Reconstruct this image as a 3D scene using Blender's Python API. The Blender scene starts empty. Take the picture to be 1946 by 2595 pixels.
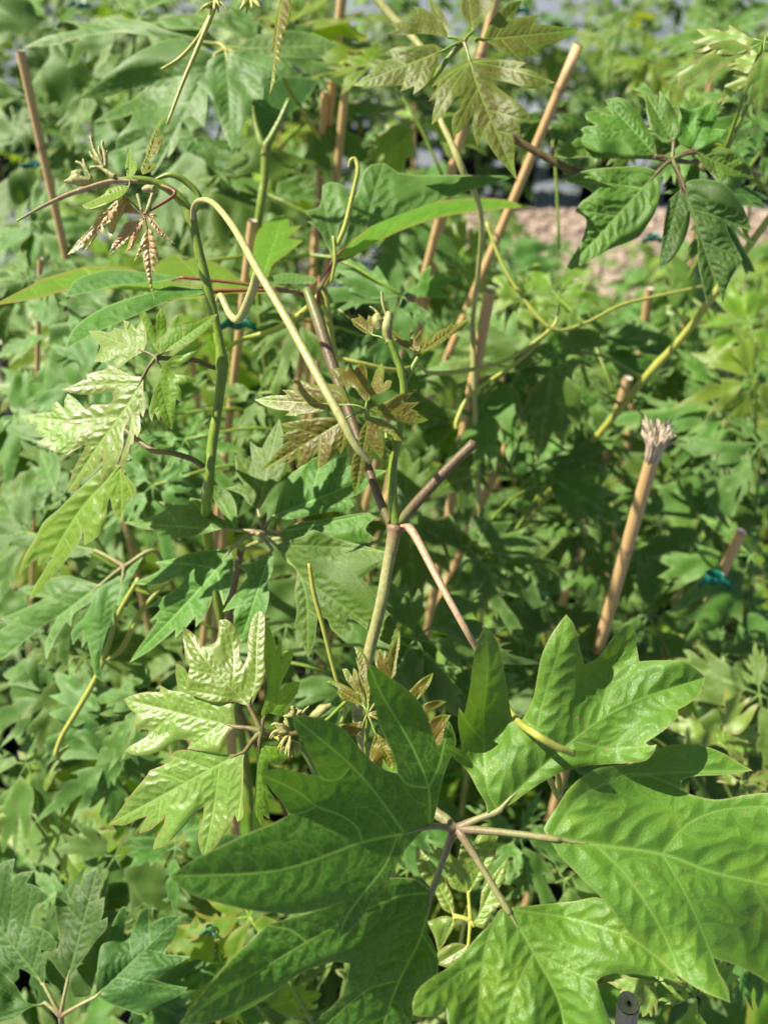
import bpy, bmesh, math, random
import numpy as np
from mathutils import Vector, Matrix
from mathutils.geometry import delaunay_2d_cdt
random.seed(7); RNG = np.random.RandomState(7)
S = bpy.context.scene; C = S.collection

# ------------------------------------------------------------------ camera, world, sun, exposure
PITCH = 37.0; CAMZ = 1.35; FPX = 1650*1.173; W, H = 1946.0, 2595.0
cam = bpy.data.cameras.new('camera'); co = bpy.data.objects.new('camera', cam); C.objects.link(co)
co.location = (0, 0, CAMZ); co.rotation_euler = (math.radians(90-PITCH), 0, 0)
cam.sensor_fit = 'VERTICAL'; cam.sensor_height = 36; cam.lens = 36*FPX/H
cam.clip_start = 0.02; cam.clip_end = 400
cam.dof.use_dof = True; cam.dof.focus_distance = 0.322; cam.dof.aperture_fstop = 7.6
S.camera = co
SUN_EL, SUN_AZ = 52.0, -88.0       # azimuth measured from +Y (ahead) to +X (right)
se, sa = math.radians(SUN_EL), math.radians(SUN_AZ)
SUND = Vector((math.sin(sa)*math.cos(se), math.cos(sa)*math.cos(se), math.sin(se)))
world = bpy.data.worlds.new('World'); S.world = world; world.use_nodes = True
wn = world.node_tree.nodes; bg = wn['Background']
sky = wn.new('ShaderNodeTexSky'); sky.sky_type = 'NISHITA'; sky.sun_disc = False
sky.sun_elevation = se; sky.sun_rotation = sa; sky.air_density = 1.0; sky.dust_density = 1.5; sky.ozone_density = 0.6
world.node_tree.links.new(sky.outputs[0], bg.inputs[0]); bg.inputs[1].default_value = 0.05
sl = bpy.data.lights.new('sun', 'SUN'); sl.energy = 5.0; sl.angle = math.radians(0.53); sl.color = (1, .94, .80)
so = bpy.data.objects.new('sun', sl); C.objects.link(so); so.rotation_euler = SUND.to_track_quat('Z', 'Y').to_euler()
S.view_settings.view_transform = 'Standard'; S.view_settings.look = 'None'
S.view_settings.exposure = 1.16; S.view_settings.gamma = 1
S.render.engine = 'CYCLES'; S.cycles.max_bounces = 5; S.cycles.transmission_bounces = 6

CAM = Vector((0, 0, CAMZ)); _p = math.radians(PITCH)
FWD = Vector((0, math.cos(_p), -math.sin(_p))); UPV = Vector((0, math.sin(_p), math.cos(_p))); RT = Vector((1, 0, 0))
def ray(x, y):                      # view ray of unit depth through a photo pixel
    return FWD + RT*((x-W/2)/FPX) - UPV*((y-H/2)/FPX)
def P(x, y, d): return CAM + ray(x, y)*d
def D(*a): return [v*1.173 for v in a]

# ------------------------------------------------------------------ materials
def newmat(name):
    m = bpy.data.materials.new(name); m.use_nodes = True; nt = m.node_tree; nt.nodes.clear()
    return m, nt, nt.nodes, nt.links
def N(nodes, t, **k):
    n = nodes.new(t)
    for a, v in k.items(): setattr(n, a, v)
    return n
def mixc(nt, a, b, fac, mode='MIX'):
    n = nt.nodes.new('ShaderNodeMix'); n.data_type = 'RGBA'; n.blend_type = mode
    for sock, v in ((n.inputs[0], fac), (n.inputs[6], a), (n.inputs[7], b)):
        if hasattr(v, 'is_output') or isinstance(v, bpy.types.NodeSocket): nt.links.new(v, sock)
        elif isinstance(v, (int, float)): sock.default_value = v
        else: sock.default_value = (*v, 1)
    return n.outputs[2]
def math_(nt, op, a, b=None, c=None, clamp=False):
    n = nt.nodes.new('ShaderNodeMath'); n.operation = op; n.use_clamp = clamp
    for i, v in enumerate((a, b, c)):
        if v is None: continue
        if isinstance(v, (int, float)): n.inputs[i].default_value = v
        else: nt.links.new(v, n.inputs[i])
    return n.outputs[0]
def leafmat(name, base, dark, vein, rim, trans, tfac=.34, rough=.42, net=900, bump=.5, spec=.5, mottle=None, tipc=None, huevar=.03, valvar=.30, netc=.18):
    m, nt, nd, lk = newmat(name)
    out = nd.new('ShaderNodeOutputMaterial'); pr = nd.new('ShaderNodeBsdfPrincipled'); tr = nd.new('ShaderNodeBsdfTranslucent'); mx = nd.new('ShaderNodeMixShader')
    tc = nd.new('ShaderNodeTexCoord')
    def attr(nm):
        a = nd.new('ShaderNodeAttribute'); a.attribute_name = nm; return a.outputs['Fac']
    n1 = N(nd, 'ShaderNodeTexNoise'); n1.inputs['Scale'].default_value = 70; n1.inputs['Detail'].default_value = 4; lk.new(tc.outputs['Object'], n1.inputs['Vector'])
    n2 = N(nd, 'ShaderNodeTexNoise'); n2.inputs['Scale'].default_value = 1100; n2.inputs['Detail'].default_value = 2; lk.new(tc.outputs['Object'], n2.inputs['Vector'])
    vo = N(nd, 'ShaderNodeTexVoronoi', feature='DISTANCE_TO_EDGE'); vo.inputs['Scale'].default_value = net; lk.new(tc.outputs['Object'], vo.inputs['Vector'])
    r1 = math_(nt, 'MULTIPLY_ADD', n1.outputs[0], 2.6, -.8, clamp=True)
    col = mixc(nt, dark, base, r1)
    if mottle:
        n3 = N(nd, 'ShaderNodeTexNoise'); n3.inputs['Scale'].default_value = 38; n3.inputs['Detail'].default_value = 6; n3.inputs['Roughness'].default_value = .65
        lk.new(tc.outputs['Object'], n3.inputs['Vector'])
        col = mixc(nt, col, mottle, math_(nt, 'MULTIPLY_ADD', n3.outputs[0], 4, -2.2, clamp=True))
    if tipc: col = mixc(nt, col, tipc, attr('tip'))
    netf = math_(nt, 'MULTIPLY_ADD', vo.outputs[0], -5.0, 1.0, clamp=True)
    col = mixc(nt, col, vein, math_(nt, 'MULTIPLY', netf, netc))
    col = mixc(nt, col, (.02, .05, .01), math_(nt, 'MULTIPLY_ADD', n2.outputs[0], .5, -.12, clamp=True))
    n5 = N(nd, 'ShaderNodeTexNoise'); n5.inputs['Scale'].default_value = 330; n5.inputs['Detail'].default_value = 1; lk.new(tc.outputs['Object'], n5.inputs['Vector'])
    col = mixc(nt, col, (.20, .15, .05), math_(nt, 'MULTIPLY_ADD', n5.outputs[0], 14, -10.4, clamp=True))
    col = mixc(nt, col, vein, attr('vein'))
    col = mixc(nt, col, rim, attr('edge'))
    oi = nd.new('ShaderNodeObjectInfo'); hs = nd.new('ShaderNodeHueSaturation')
    lk.new(math_(nt, 'MULTIPLY_ADD', oi.outputs['Random'], huevar, .5-huevar/2), hs.inputs['Hue'])
    lk.new(math_(nt, 'MULTIPLY_ADD', oi.outputs['Random'], valvar, 1-valvar/2), hs.inputs['Value'])
    lk.new(col, hs.inputs['Color'])
    lk.new(hs.outputs[0], pr.inputs['Base Color'])
    tcol = mixc(nt, trans, tuple(min(1, c*1.5) for c in trans), attr('vein'))
    hs2 = nd.new('ShaderNodeHueSaturation'); lk.new(tcol, hs2.inputs['Color']); lk.new(hs.inputs['Hue'].links[0].from_socket, hs2.inputs['Hue'])
    lk.new(hs2.outputs[0], tr.inputs[0])
    lk.new(math_(nt, 'MULTIPLY_ADD', n2.outputs[0], .25, rough-.1, clamp=True), pr.inputs['Roughness']); pr.inputs['Specular IOR Level'].default_value = spec
    bp = nd.new('ShaderNodeBump'); bp.inputs['Strength'].default_value = bump; bp.inputs['Distance'].default_value = .0006
    hgt = math_(nt, 'ADD', math_(nt, 'MINIMUM', vo.outputs[0], .22), math_(nt, 'MULTIPLY', n2.outputs[0], .05))
    lk.new(hgt, bp.inputs['Height']); lk.new(bp.outputs[0], pr.inputs['Normal']); lk.new(bp.outputs[0], tr.inputs[1])
    mx.inputs[0].default_value = tfac
    lk.new(pr.outputs[0], mx.inputs[1]); lk.new(tr.outputs[0], mx.inputs[2]); lk.new(mx.outputs[0], out.inputs[0])
    return m
M = {}
M['hero'] = leafmat('leaf_hero', (.105, .225, .018), (.066, .165, .016), (.17, .29, .06), (.24, .28, .08), (.26, .46, .02), tfac=.22, rough=.48, spec=.42, net=900, bump=.45, mottle=(.21, .30, .015), huevar=.01, valvar=.06, netc=.12)
M['heroshade'] = leafmat('leaf_hero_shaded', (.036, .108, .009), (.028, .090, .009), (.28, .42, .08), (.24, .26, .09), (.19, .40, .01), tfac=.26, rough=.50, net=330, bump=.12, spec=.32, huevar=.01, valvar=.05, netc=.16)  # darker copy of the hero leaf, with shade painted into its colour
M['mature'] = leafmat('leaf_mature', (.078, .165, .016), (.048, .115, .014), (.18, .30, .08), (.20, .27, .09), (.26, .44, .012), tfac=.18, rough=.52, net=520, bump=.2, spec=.26)
M['blue'] = leafmat('leaf_bluish', (.082, .175, .026), (.052, .122, .020), (.17, .28, .09), (.17, .26, .09), (.24, .44, .02), tfac=.2, rough=.50, net=520, bump=.2, spec=.28)
M['lime'] = leafmat('leaf_lime', (.17, .295, .02), (.13, .24, .018), (.27, .40, .09), (.32, .30, .14), (.44, .62, .02), tfac=.36, rough=.42, net=520, bump=.2)
M['gloss'] = leafmat('leaf_glossy_young', (.165, .275, .03), (.15, .20, .028), (.25, .38, .09), (.28, .14, .08), (.42, .60, .03), tfac=.28, rough=.42, net=620, bump=.18, spec=.68)
M['bronze'] = leafmat('leaf_bronze', (.115, .105, .012), (.125, .066, .015), (.20, .28, .03), (.20, .09, .03), (.44, .42, .02), tfac=.26, rough=.46, net=620, bump=.14, spec=.45, tipc=(.14, .28, .02))
M['olive'] = leafmat('leaf_olive_young', (.085, .108, .012), (.095, .070, .014), (.20, .30, .045), (.20, .12, .04), (.38, .46, .015), tfac=.24, rough=.50, net=620, bump=.12, spec=.38, tipc=(.11, .24, .02))
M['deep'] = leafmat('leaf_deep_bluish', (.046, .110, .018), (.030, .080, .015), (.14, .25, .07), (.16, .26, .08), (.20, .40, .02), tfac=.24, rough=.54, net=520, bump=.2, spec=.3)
M['red'] = leafmat('leaf_reddish', (.36, .17, .08), (.36, .11, .07), (.38, .38, .15), (.32, .20, .08), (.60, .40, .12), tfac=.30, rough=.34, net=700, bump=.2, spec=.7, tipc=(.28, .38, .08))
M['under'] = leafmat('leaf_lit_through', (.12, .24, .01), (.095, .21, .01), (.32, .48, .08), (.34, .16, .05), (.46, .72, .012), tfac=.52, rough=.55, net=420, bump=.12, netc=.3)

def plainmat(name, base, dark, rough=.5, scale=(60, 60, 60), trans=0, bump=.3, spec=.4, tipcol=None, det=4, dist=.0008, emi=None):
    base, dark = [tuple(c*.76 for c in q) for q in (base, dark)]; tipcol = tuple(c*.76 for c in tipcol) if tipcol else None
    m, nt, nd, lk = newmat(name)
    out = nd.new('ShaderNodeOutputMaterial'); pr = nd.new('ShaderNodeBsdfPrincipled'); tc = nd.new('ShaderNodeTexCoord')
    mp = nd.new('ShaderNodeMapping'); mp.inputs['Scale'].default_value = scale; lk.new(tc.outputs['Object'], mp.inputs[0])
    n1 = nd.new('ShaderNodeTexNoise'); n1.inputs['Scale'].default_value = 1; n1.inputs['Detail'].default_value = det; n1.inputs['Roughness'].default_value = .6; lk.new(mp.outputs[0], n1.inputs['Vector'])
    col = mixc(nt, dark, base, math_(nt, 'MULTIPLY_ADD', n1.outputs[0], 3, -1, clamp=True))
    if tipcol:
        a = nd.new('ShaderNodeAttribute'); a.attribute_name = 'tip'; col = mixc(nt, col, tipcol, a.outputs['Fac'])
    lk.new(col, pr.inputs['Base Color']); pr.inputs['Roughness'].default_value = rough; pr.inputs['Specular IOR Level'].default_value = spec
    bp = nd.new('ShaderNodeBump'); bp.inputs['Strength'].default_value = bump; bp.inputs['Distance'].default_value = dist
    lk.new(n1.outputs[0], bp.inputs['Height']); lk.new(bp.outputs[0], pr.inputs['Normal'])
    if trans:
        pr.inputs['Subsurface Weight'].default_value = trans; pr.inputs['Subsurface Radius'].default_value = (.004, .005, .001); pr.inputs['Subsurface Scale'].default_value = .5
    lk.new(pr.outputs[0], out.inputs[0])
    return m
M['cane'] = plainmat('bamboo', (.70, .47, .22), (.52, .33, .15), .5, (900, 900, 14), tipcol=(.28, .17, .09), bump=.4)
M['oldcane'] = plainmat('bamboo_weathered', (.16, .13, .12), (.07, .055, .05), .7, (700, 700, 20), tipcol=(.1, .08, .07))
M['greycane'] = plainmat('bamboo_grey', (.42, .37, .31), (.26, .22, .18), .75, (700, 700, 30), tipcol=(.2, .16, .13))
M['cutend'] = plainmat('cane_cut_end', (.66, .56, .44), (.42, .33, .24), .8, (900, 900, 900))
M['fray'] = plainmat('cane_frayed_fibre', (.80, .68, .52), (.50, .38, .27), .85, (500, 500, 120))
M['gstem'] = plainmat('stem_green', (.24, .34, .03), (.15, .24, .03), .38, (500, 500, 60), tipcol=(.20, .13, .04), spec=.5)
M['tstem'] = plainmat('stem_tan_green', (.42, .38, .17), (.22, .26, .08), .5, (900, 900, 25), tipcol=(.22, .10, .07))
M['pstem'] = plainmat('stem_purple_brown', (.19, .15, .06), (.13, .07, .05), .45, (700, 700, 25), tipcol=(.17, .23, .05))
M['pink'] = plainmat('petiole_pink', (.48, .38, .20), (.42, .24, .16), .42, (500, 500, 40), tipcol=(.34, .44, .10))
M['redst'] = plainmat('petiole_red', (.30, .09, .05), (.22, .05, .04), .4, (500, 500, 50), tipcol=(.24, .30, .08))
M['tendril'] = plainmat('tendril_pale', (.50, .48, .20), (.36, .38, .12), .42, (400, 400, 40), tipcol=(.44, .34, .18))
M['hub'] = plainmat('petiolule_purple_green', (.28, .33, .11), (.25, .20, .10), .45, (900, 900, 30), tipcol=(.20, .10, .08))
M['yten'] = plainmat('tendril_yellow', (.46, .47, .09), (.36, .40, .07), .42, (400, 400, 40), tipcol=(.44, .38, .07))
M['bstem'] = plainmat('stem_brown', (.21, .16, .06), (.13, .09, .04), .5, (400, 400, 40), tipcol=(.2, .25, .06))
M['bud'] = plainmat('bud_pale', (.38, .44, .14), (.34, .26, .10), .45, (500, 500, 500), bump=.7)
M['tie'] = plainmat('tie_tape', (.0, .14, .10), (.0, .10, .075), .35, (200, 200, 200), bump=.2)
M['pot'] = plainmat('pot_plastic', (.012, .012, .013), (.008, .008, .008), .4, (60, 60, 60))
M['soil'] = plainmat('potting_soil', (.045, .028, .018), (.02, .013, .01), .95, (160, 160, 160), bump=1, dist=.01)
M['stone'] = plainmat('gravel_stone', (.52, .41, .33), (.34, .25, .19), .8, (22, 22, 22), bump=.5, dist=.004)
M['gravelbed'] = plainmat('gravel_bed', (.42, .32, .25), (.22, .16, .12), .9, (55, 55, 55), bump=1, dist=.02)
# woven ground cover
m, nt, nd, lk = newmat('ground_cover_fabric'); M['fabric'] = m
out = nd.new('ShaderNodeOutputMaterial'); pr = nd.new('ShaderNodeBsdfPrincipled'); tc = nd.new('ShaderNodeTexCoord')
w1 = N(nd, 'ShaderNodeTexWave', bands_direction='X'); w1.inputs['Scale'].default_value = 90; w2 = N(nd, 'ShaderNodeTexWave', bands_direction='Y'); w2.inputs['Scale'].default_value = 90
lk.new(tc.outputs['Object'], w1.inputs[0]); lk.new(tc.outputs['Object'], w2.inputs[0])
nz = nd.new('ShaderNodeTexNoise'); nz.inputs['Scale'].default_value = 1.7; nz.inputs['Detail'].default_value = 8; lk.new(tc.outputs['Object'], nz.inputs['Vector'])
c1 = mixc(nt, (.10, .115, .145), (.20, .215, .25), math_(nt, 'MULTIPLY_ADD', nz.outputs[0], 2.4, -.7, clamp=True))
c1 = mixc(nt, c1, (.09, .10, .13), math_(nt, 'MULTIPLY', math_(nt, 'MULTIPLY', w1.outputs[1], w2.outputs[1]), .5))
lk.new(c1, pr.inputs['Base Color']); pr.inputs['Roughness'].default_value = .6; lk.new(pr.outputs[0], out.inputs[0])

# ------------------------------------------------------------------ object helpers
def tag(o, label=None, cat=None, group=None, kind=None):
    if label: o['label'] = label
    if cat: o['category'] = cat
    if group: o['group'] = group
    if kind: o['kind'] = kind
    return o
def empty(name, loc, label, cat, group=None):
    o = bpy.data.objects.new(name, None); C.objects.link(o); o.location = loc; o.empty_display_size = .02
    return tag(o, label, cat, group)
def link(name, me, mat, parent=None):
    if mat and not me.materials: me.materials.append(mat)
    o = bpy.data.objects.new(name, me); C.objects.link(o)
    if parent is not None:
        o.parent = parent; bpy_inv(o, parent)
    return o
def wmat(o):
    m = o.matrix_basis
    return m if o.parent is None else wmat(o.parent) @ o.matrix_parent_inverse @ m
def bpy_inv(o, parent): o.matrix_parent_inverse = wmat(parent).inverted()
def mesh_from(name, v, f, attrs=None, smooth=True):
    me = bpy.data.meshes.new(name); v = np.asarray(v, dtype=np.float32); 
    me.from_pydata(v.tolist(), [], f)
    if smooth: me.polygons.foreach_set('use_smooth', [True]*len(me.polygons))
    for k, a in (attrs or {}).items():
        at = me.attributes.new(k, 'FLOAT', 'POINT'); at.data.foreach_set('value', np.asarray(a, dtype=np.float32))
    me.update(); return me
def catmull(pts, n=8):
    pts = [np.asarray(p, float) for p in pts]
    if len(pts) < 3: 
        return [pts[0]+(pts[-1]-pts[0])*t for t in np.linspace(0, 1, n+1)]
    e = [2*pts[0]-pts[1]] + pts + [2*pts[-1]-pts[-2]]; o = []
    for i in range(1, len(e)-2):
        a, b, c, d = e[i-1:i+3]
        for k in range(n):
            t = k/n; o.append(.5*((2*b)+(c-a)*t+(2*a-5*b+4*c-d)*t*t+(3*b-a-3*c+d)*t**3))
    o.append(pts[-1]); return o
def tube_geo(pts, radii, seg=10, sm=6, nodes=(), capr=1.0, tips=(0, 0), lump=.0):
    """swept tube; returns verts, faces, tip attribute"""
    pr = catmull([list(p)+[r] for p, r in zip(pts, radii)], sm)
    path = [Vector(q[:3]) for q in pr]; rad = [max(q[3], 1e-5) for q in pr]; n = len(path)
    v, f, at = [], [], []
    up = Vector((0.31, .17, .93)); 
    for i, p in enumerate(path):
        t = (path[min(i+1, n-1)]-path[max(i-1, 0)]).normalized()
        if i == 0: a = t.cross(up).normalized()
        else: a = (a - t*a.dot(t)).normalized()
        b = t.cross(a); u = i/(n-1); r = rad[i]
        for nn, amt, wd in nodes: r *= 1+amt*math.exp(-((u-nn)/wd)**2)
        for k in range(seg):
            th = 2*math.pi*k/seg; rr = r*(1+lump*math.sin(3*th+i*.7))
            v.append(p+(a*math.cos(th)+b*math.sin(th))*rr); at.append(max(tips[0]*max(0, 1-u*4), tips[1]*max(0, u*4-3)))
    for i in range(n-1):
        for k in range(seg):
            k2 = (k+1) % seg; f.append((i*seg+k, i*seg+k2, (i+1)*seg+k2, (i+1)*seg+k))
    for e, (i0, s) in enumerate(((0, -1), (n-1, 1))):
        t = (path[1]-path[0]).normalized() if e == 0 else (path[-1]-path[-2]).normalized()
        v.append(path[i0]+t*s*rad[i0]*.4*capr); at.append(tips[e]); c = len(v)-1
        for k in range(seg):
            k2 = (k+1) % seg; f.append((c, i0*seg+k2, i0*seg+k) if e == 0 else (c, i0*seg+k, i0*seg+k2))
    return v, f, at
def join_geo(gs):
    V, F, A = [], [], []
    for v, f, a in gs:
        o = len(V); V += [tuple(x) for x in v]; F += [tuple(i+o for i in q) for q in f]; A += list(a)
    return V, F, A
def tube(name, gs, mat, parent):
    if isinstance(gs, list) and name == 'tendril' and len(gs) > 1: return [tube(name, g, mat, parent) for g in gs]
    v, f, a = join_geo(gs if isinstance(gs, list) else [gs])
    return link(name, mesh_from(name, v, f, {'tip': a}), M[mat], parent)
def px_tube(pts, r, **k):
    """pts = (x, y, depth) in displayed pixels (1659 wide); r in displayed px, a number or a list"""
    if not isinstance(r, (list, tuple)): r = [r]*len(pts)
    q = [P(x*1.173, y*1.173, d) for x, y, d in pts]
    return tube_geo(q, [rr*1.173/FPX*p[2] for rr, p in zip(r, pts)], **k)

# ------------------------------------------------------------------ leaflets
def parse(s):
    out = []
    for t in s.split():
        k = ''
        if t.endswith('*!'): k = 'A'; t = t[:-2]
        elif t.endswith('*'): k = 'T'; t = t[:-1]
        elif t.endswith('v'): k = 'V'; t = t[:-1]
        x, y = t.split(','); out.append((float(x), float(y), k))
    return out
def segdist(p, a, b):
    """p (n,2); segments a,b (m,2) -> min distance (n), arg seg"""
    best = np.full(len(p), 1e9); arg = np.zeros(len(p), int)
    for i in range(len(a)):
        ab = b[i]-a[i]; L = ab@ab+1e-12; t = np.clip(((p-a[i])@ab)/L, 0, 1)
        d = np.hypot(*(p-a[i]-t[:, None]*ab).T); m = d < best; best[m] = d[m]; arg[m] = i
    return best, arg
def inside(p, poly):
    x, y = p[:, 0], p[:, 1]; c = np.zeros(len(p), bool); n = len(poly)
    for i in range(n):
        x1, y1 = poly[i]; x2, y2 = poly[(i+1) % n]
        if y1 == y2: continue
        k = ((y1 > y) != (y2 > y)) & (x < (x2-x1)*(y-y1)/(y2-y1)+x1); c ^= k
    return c
def leaflet_geo(s, mid=None, res=None, seed=0, minor=True, vw=1.0, rimw=1.0, veinl=None, ores=None):
    """outline in 2D -> dict: p (n,2) in units of the midrib length frame, tris, attributes"""
    q = parse(s) if isinstance(s, str) else s
    rnd = np.random.RandomState(seed)
    base = np.array(q[0][:2]); ap = [t for t in q if t[2] == 'A'] or [max((t for t in q if t[2] == 'T'), key=lambda t: math.hypot(t[0]-q[0][0], t[1]-q[0][1]))]
    apex = np.array(ap[0][:2])
    teeth = [np.array(t[:2]) for t in q if t[2] == 'T']
    L = np.hypot(*(apex-base))
    # outline
    ring = q+[q[0]]; runs = []; cur = [q[0]]
    for t in ring[1:]:
        cur.append(t)
        if t[2] or t is ring[-1]: runs.append(cur); cur = [t]
    if len(cur) > 1: runs.append(cur)
    res = res or L/60
    poly = []; ores = ores or res*.75
    for r in runs:
        c = catmull([t[:2] for t in r], 6); c = np.array(c); d = np.r_[0, np.cumsum(np.hypot(*np.diff(c, axis=0).T))]
        n = max(2, int(d[-1]/ores)+1); tt = np.linspace(0, d[-1], n)[:-1]
        poly.append(np.c_[np.interp(tt, d, c[:, 0]), np.interp(tt, d, c[:, 1])])
    poly = np.vstack(poly)
    k = np.r_[True, np.hypot(*np.diff(poly, axis=0).T) > ores*.25]; poly = poly[k]
    # small serration noise
    poly = poly+rnd.normal(0, ores*.06, poly.shape)
    # midrib and veins
    mp = [base]+([np.array(m) for m in mid] if mid else [])+[apex]
    mc = np.array(catmull(mp, 10)) if len(mp) > 2 else np.array([base+(apex-base)*t for t in np.linspace(0, 1, 20)])
    ma = np.r_[0, np.cumsum(np.hypot(*np.diff(mc, axis=0).T))]; ML = ma[-1]
    at = lambda a: np.array([np.interp(a, ma, mc[:, 0]), np.interp(a, ma, mc[:, 1])])
    veins = [(mc, 1.0)]
    if veinl:
        for vl in veinl: veins.append((np.array(catmull(vl, 6)), .62))
    for T in (teeth if not veinl else []):
        dd = np.hypot(*(mc-T).T); i = dd.argmin(); h = dd[i]; a = np.clip(ma[i]-.8*h, .015*ML, .95*ML)
        if h > .5*ma[i] and ma[i] < .3*ML: a = .015*ML
        J = at(a); tg = at(min(a+.05*ML, ML))-at(max(a-.05*ML, 0)); tg /= np.hypot(*tg)+1e-9
        cpt = J+(T-J)*.5-tg*.06*np.hypot(*(T-J)) if h < .9*ML else J+(T-J)*.5
        tt = np.linspace(0, 1, 9)[:, None]; veins.append(((1-tt)**2*J+2*tt*(1-tt)*cpt+tt**2*T, .62))
    mains = list(veins)
    if minor:
        for vi, (vc, wv) in enumerate(mains):
            va = np.r_[0, np.cumsum(np.hypot(*np.diff(vc, axis=0).T))]; n = int(va[-1]/(.085*ML))
            for j in range(1, n+1):
                a = va[-1]*(j/(n+1)+rnd.uniform(-.02, .02)); b = np.array([np.interp(a, va, vc[:, 0]), np.interp(a, va, vc[:, 1])])
                b2 = np.array([np.interp(a+.02*ML, va, vc[:, 0]), np.interp(a+.02*ML, va, vc[:, 1])]); tg = b2-b
                if np.hypot(*tg) < 1e-6: continue
                tg /= np.hypot(*tg)
                for sd in (-1, 1):
                    nn = np.array([-tg[1], tg[0]])*sd; ln = (.15 if vi == 0 else .11)*ML*rnd.uniform(.8, 1.2)*(1-.5*a/va[-1])
                    e1 = b+(tg*.35+nn*.9)*ln*.5; e2 = e1+(tg*.75+nn*.65)*ln*.5; e3 = e2+(tg*.95+nn*.1)*ln*.35
                    veins.append((np.array([b, e1, e2, e3]), .26))
    # interior points: hex grid
    lo, hi = poly.min(0), poly.max(0)
    ys = np.arange(lo[1]+res*.4, hi[1], res*.87); pts = []
    for j, y in enumerate(ys):
        xs = np.arange(lo[0]+(res*.5 if j % 2 else 0), hi[0], res); pts.append(np.c_[xs, np.full(len(xs), y)])
    pts = np.vstack(pts); pts = pts+rnd.uniform(-.12, .12, pts.shape)*res; pts = pts[inside(pts, poly)]
    nb = np.roll(poly, -1, 0); de, _ = segdist(pts, poly, nb); pts = pts[de > .55*res]; de = de[de > .55*res]
    n0 = len(poly)
    allp = np.vstack([poly, pts])
    r = delaunay_2d_cdt([Vector(p) for p in allp], [(i, (i+1) % n0) for i in range(n0)], [], 1, 1e-7)
    vv = np.array([tuple(x) for x in r[0]]); tris = [tuple(t) for t in r[2]]
    de, _ = segdist(vv, poly, nb)
    def vd(lst):
        a = np.vstack([c[:-1] for c, _ in lst]); b = np.vstack([c[1:] for c, _ in lst]); w = np.concatenate([[wv]*(len(c)-1) for c, wv in lst])
        d, i = segdist(vv, a, b); return d, w[i]
    dm, _ = vd(veins[:1]); d1, w1 = vd(mains)
    if minor and len(veins) > len(mains): d2, w2 = vd(veins)
    else: d2, w2 = d1, w1
    u = ((vv-base)@(apex-base))/(L*L)
    wid = .0065*ML*vw
    vein = np.maximum(np.exp(-(d1/(wid*w1*(1.15-.75*np.clip(u, 0, 1))))**2)*.9, np.exp(-(d2/(wid*.30))**2)*.34 if minor else 0)
    return dict(p=vv, tris=tris, u=u, de=de/ML, dm=dm/ML, d1=d1/ML, d2=d2/ML, vein=vein, edge=np.exp(-(de/(.006*ML*rimw))**2)*.8,
                tip=np.clip(1-de/(.045*ML), 0, 1)*.6+np.clip((u-.72)*3.2, 0, .8), base=base, apex=apex, L=ML, seed=seed)
def relief(g, fold=.15, quilt=.012, droop=.1, wave=.015, bend=0.):
    """height above the leaflet plane in units of midrib length, positive = up (towards the sun side)"""
    rnd = np.random.RandomState(g['seed']+99); u, dm, d1, d2, de = g['u'], g['dm'], g['d1'], g['d2'], g['de']
    h = fold*np.sqrt(dm**2+.0004)
    h += .62*quilt*(1-np.exp(-(d2/.027)**2))*np.clip(de/.035, 0, 1)**.7 + quilt*.75*(1-np.exp(-(d1/.07)**2))*np.clip(de/.06, 0, 1)**.7
    h -= droop*np.clip(u, 0, 2)**2
    p = (g['p']-g['base'])/g['L']
    for k in range(5):
        a = rnd.uniform(0, 6.28); fr = rnd.uniform(5, 16); h += wave/(1+.1*fr)*1.6*np.sin((p[:, 0]*math.cos(a)+p[:, 1]*math.sin(a))*fr+rnd.uniform(0, 6.28))*np.clip(dm*5, 0, 1)
    if bend: h += bend*(p[:, 0]**2-p[:, 1]**2)
    return h
NV = {'up': (0, 0)}
def nrm(ax, ay): return Vector((math.tan(math.radians(ax)), -math.tan(math.radians(ay)), 1)).normalized()

def traced_leaflet(name, parent, s, tf, anchor, n, mat, mid=None, res=None, seed=0, wt=.5, **rel):
    """outline traced in a crop (origin ox, oy and scale sc); lies on the plane through anchor with normal n"""
    ox, oy, sc = tf
    q = [(ox+x/sc, oy+y/sc, k) for x, y, k in parse(s)]
    md = [(ox+x/sc, oy+y/sc) for x, y in mid] if mid else None
    vl = rel.pop('veins', None); vl = [[(ox+x/sc, oy+y/sc) for x, y in v] for v in vl] if vl else None
    g = leaflet_geo(q, md, res, seed, vw=rel.pop('vw', 1.0), rimw=rel.pop('rimw', 1.0), veinl=vl)
    h = relief(g, **rel)
    num = n.dot(anchor-CAM); out = []
    d0 = (anchor-CAM).dot(FWD)
    Lm = g['L']/FPX*d0
    for (x, y), hh in zip(g['p'], h):
        r = ray(x, y); den = n.dot(r); d = num/den if den < -1e-3 else d0
        d = d0*math.exp(.35*math.tanh(math.log(max(d, 1e-3)/d0)/.35))
        out.append(CAM+r*(d-hh*Lm))
    tris = g['tris']
    # orient the upper side towards the viewer
    a, b, c = (out[i] for i in tris[len(tris)//2])
    if (b-a).cross(c-a).dot(a-CAM) > 0: tris = [t[::-1] for t in tris]
    me = mesh_from(name, out, tris, {'vein': g['vein'], 'edge': g['edge'], 'tip': g['tip']})
    o = link(name, me, M[mat], parent)
    bi = int(np.hypot(*(g['p']-g['base']).T).argmin()); c0, c1 = g['base'], (np.array(md[0]) if md else g['apex']); dv = c1-c0; dv = dv/np.hypot(*dv)*min(np.hypot(*dv), .11*g['L'])
    rid = [Vector(out[int(np.hypot(*(g['p']-(c0+dv*t)).T).argmin())]) for t in (.3, .65, 1)]
    return o, Vector(out[bi]), rid

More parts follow.
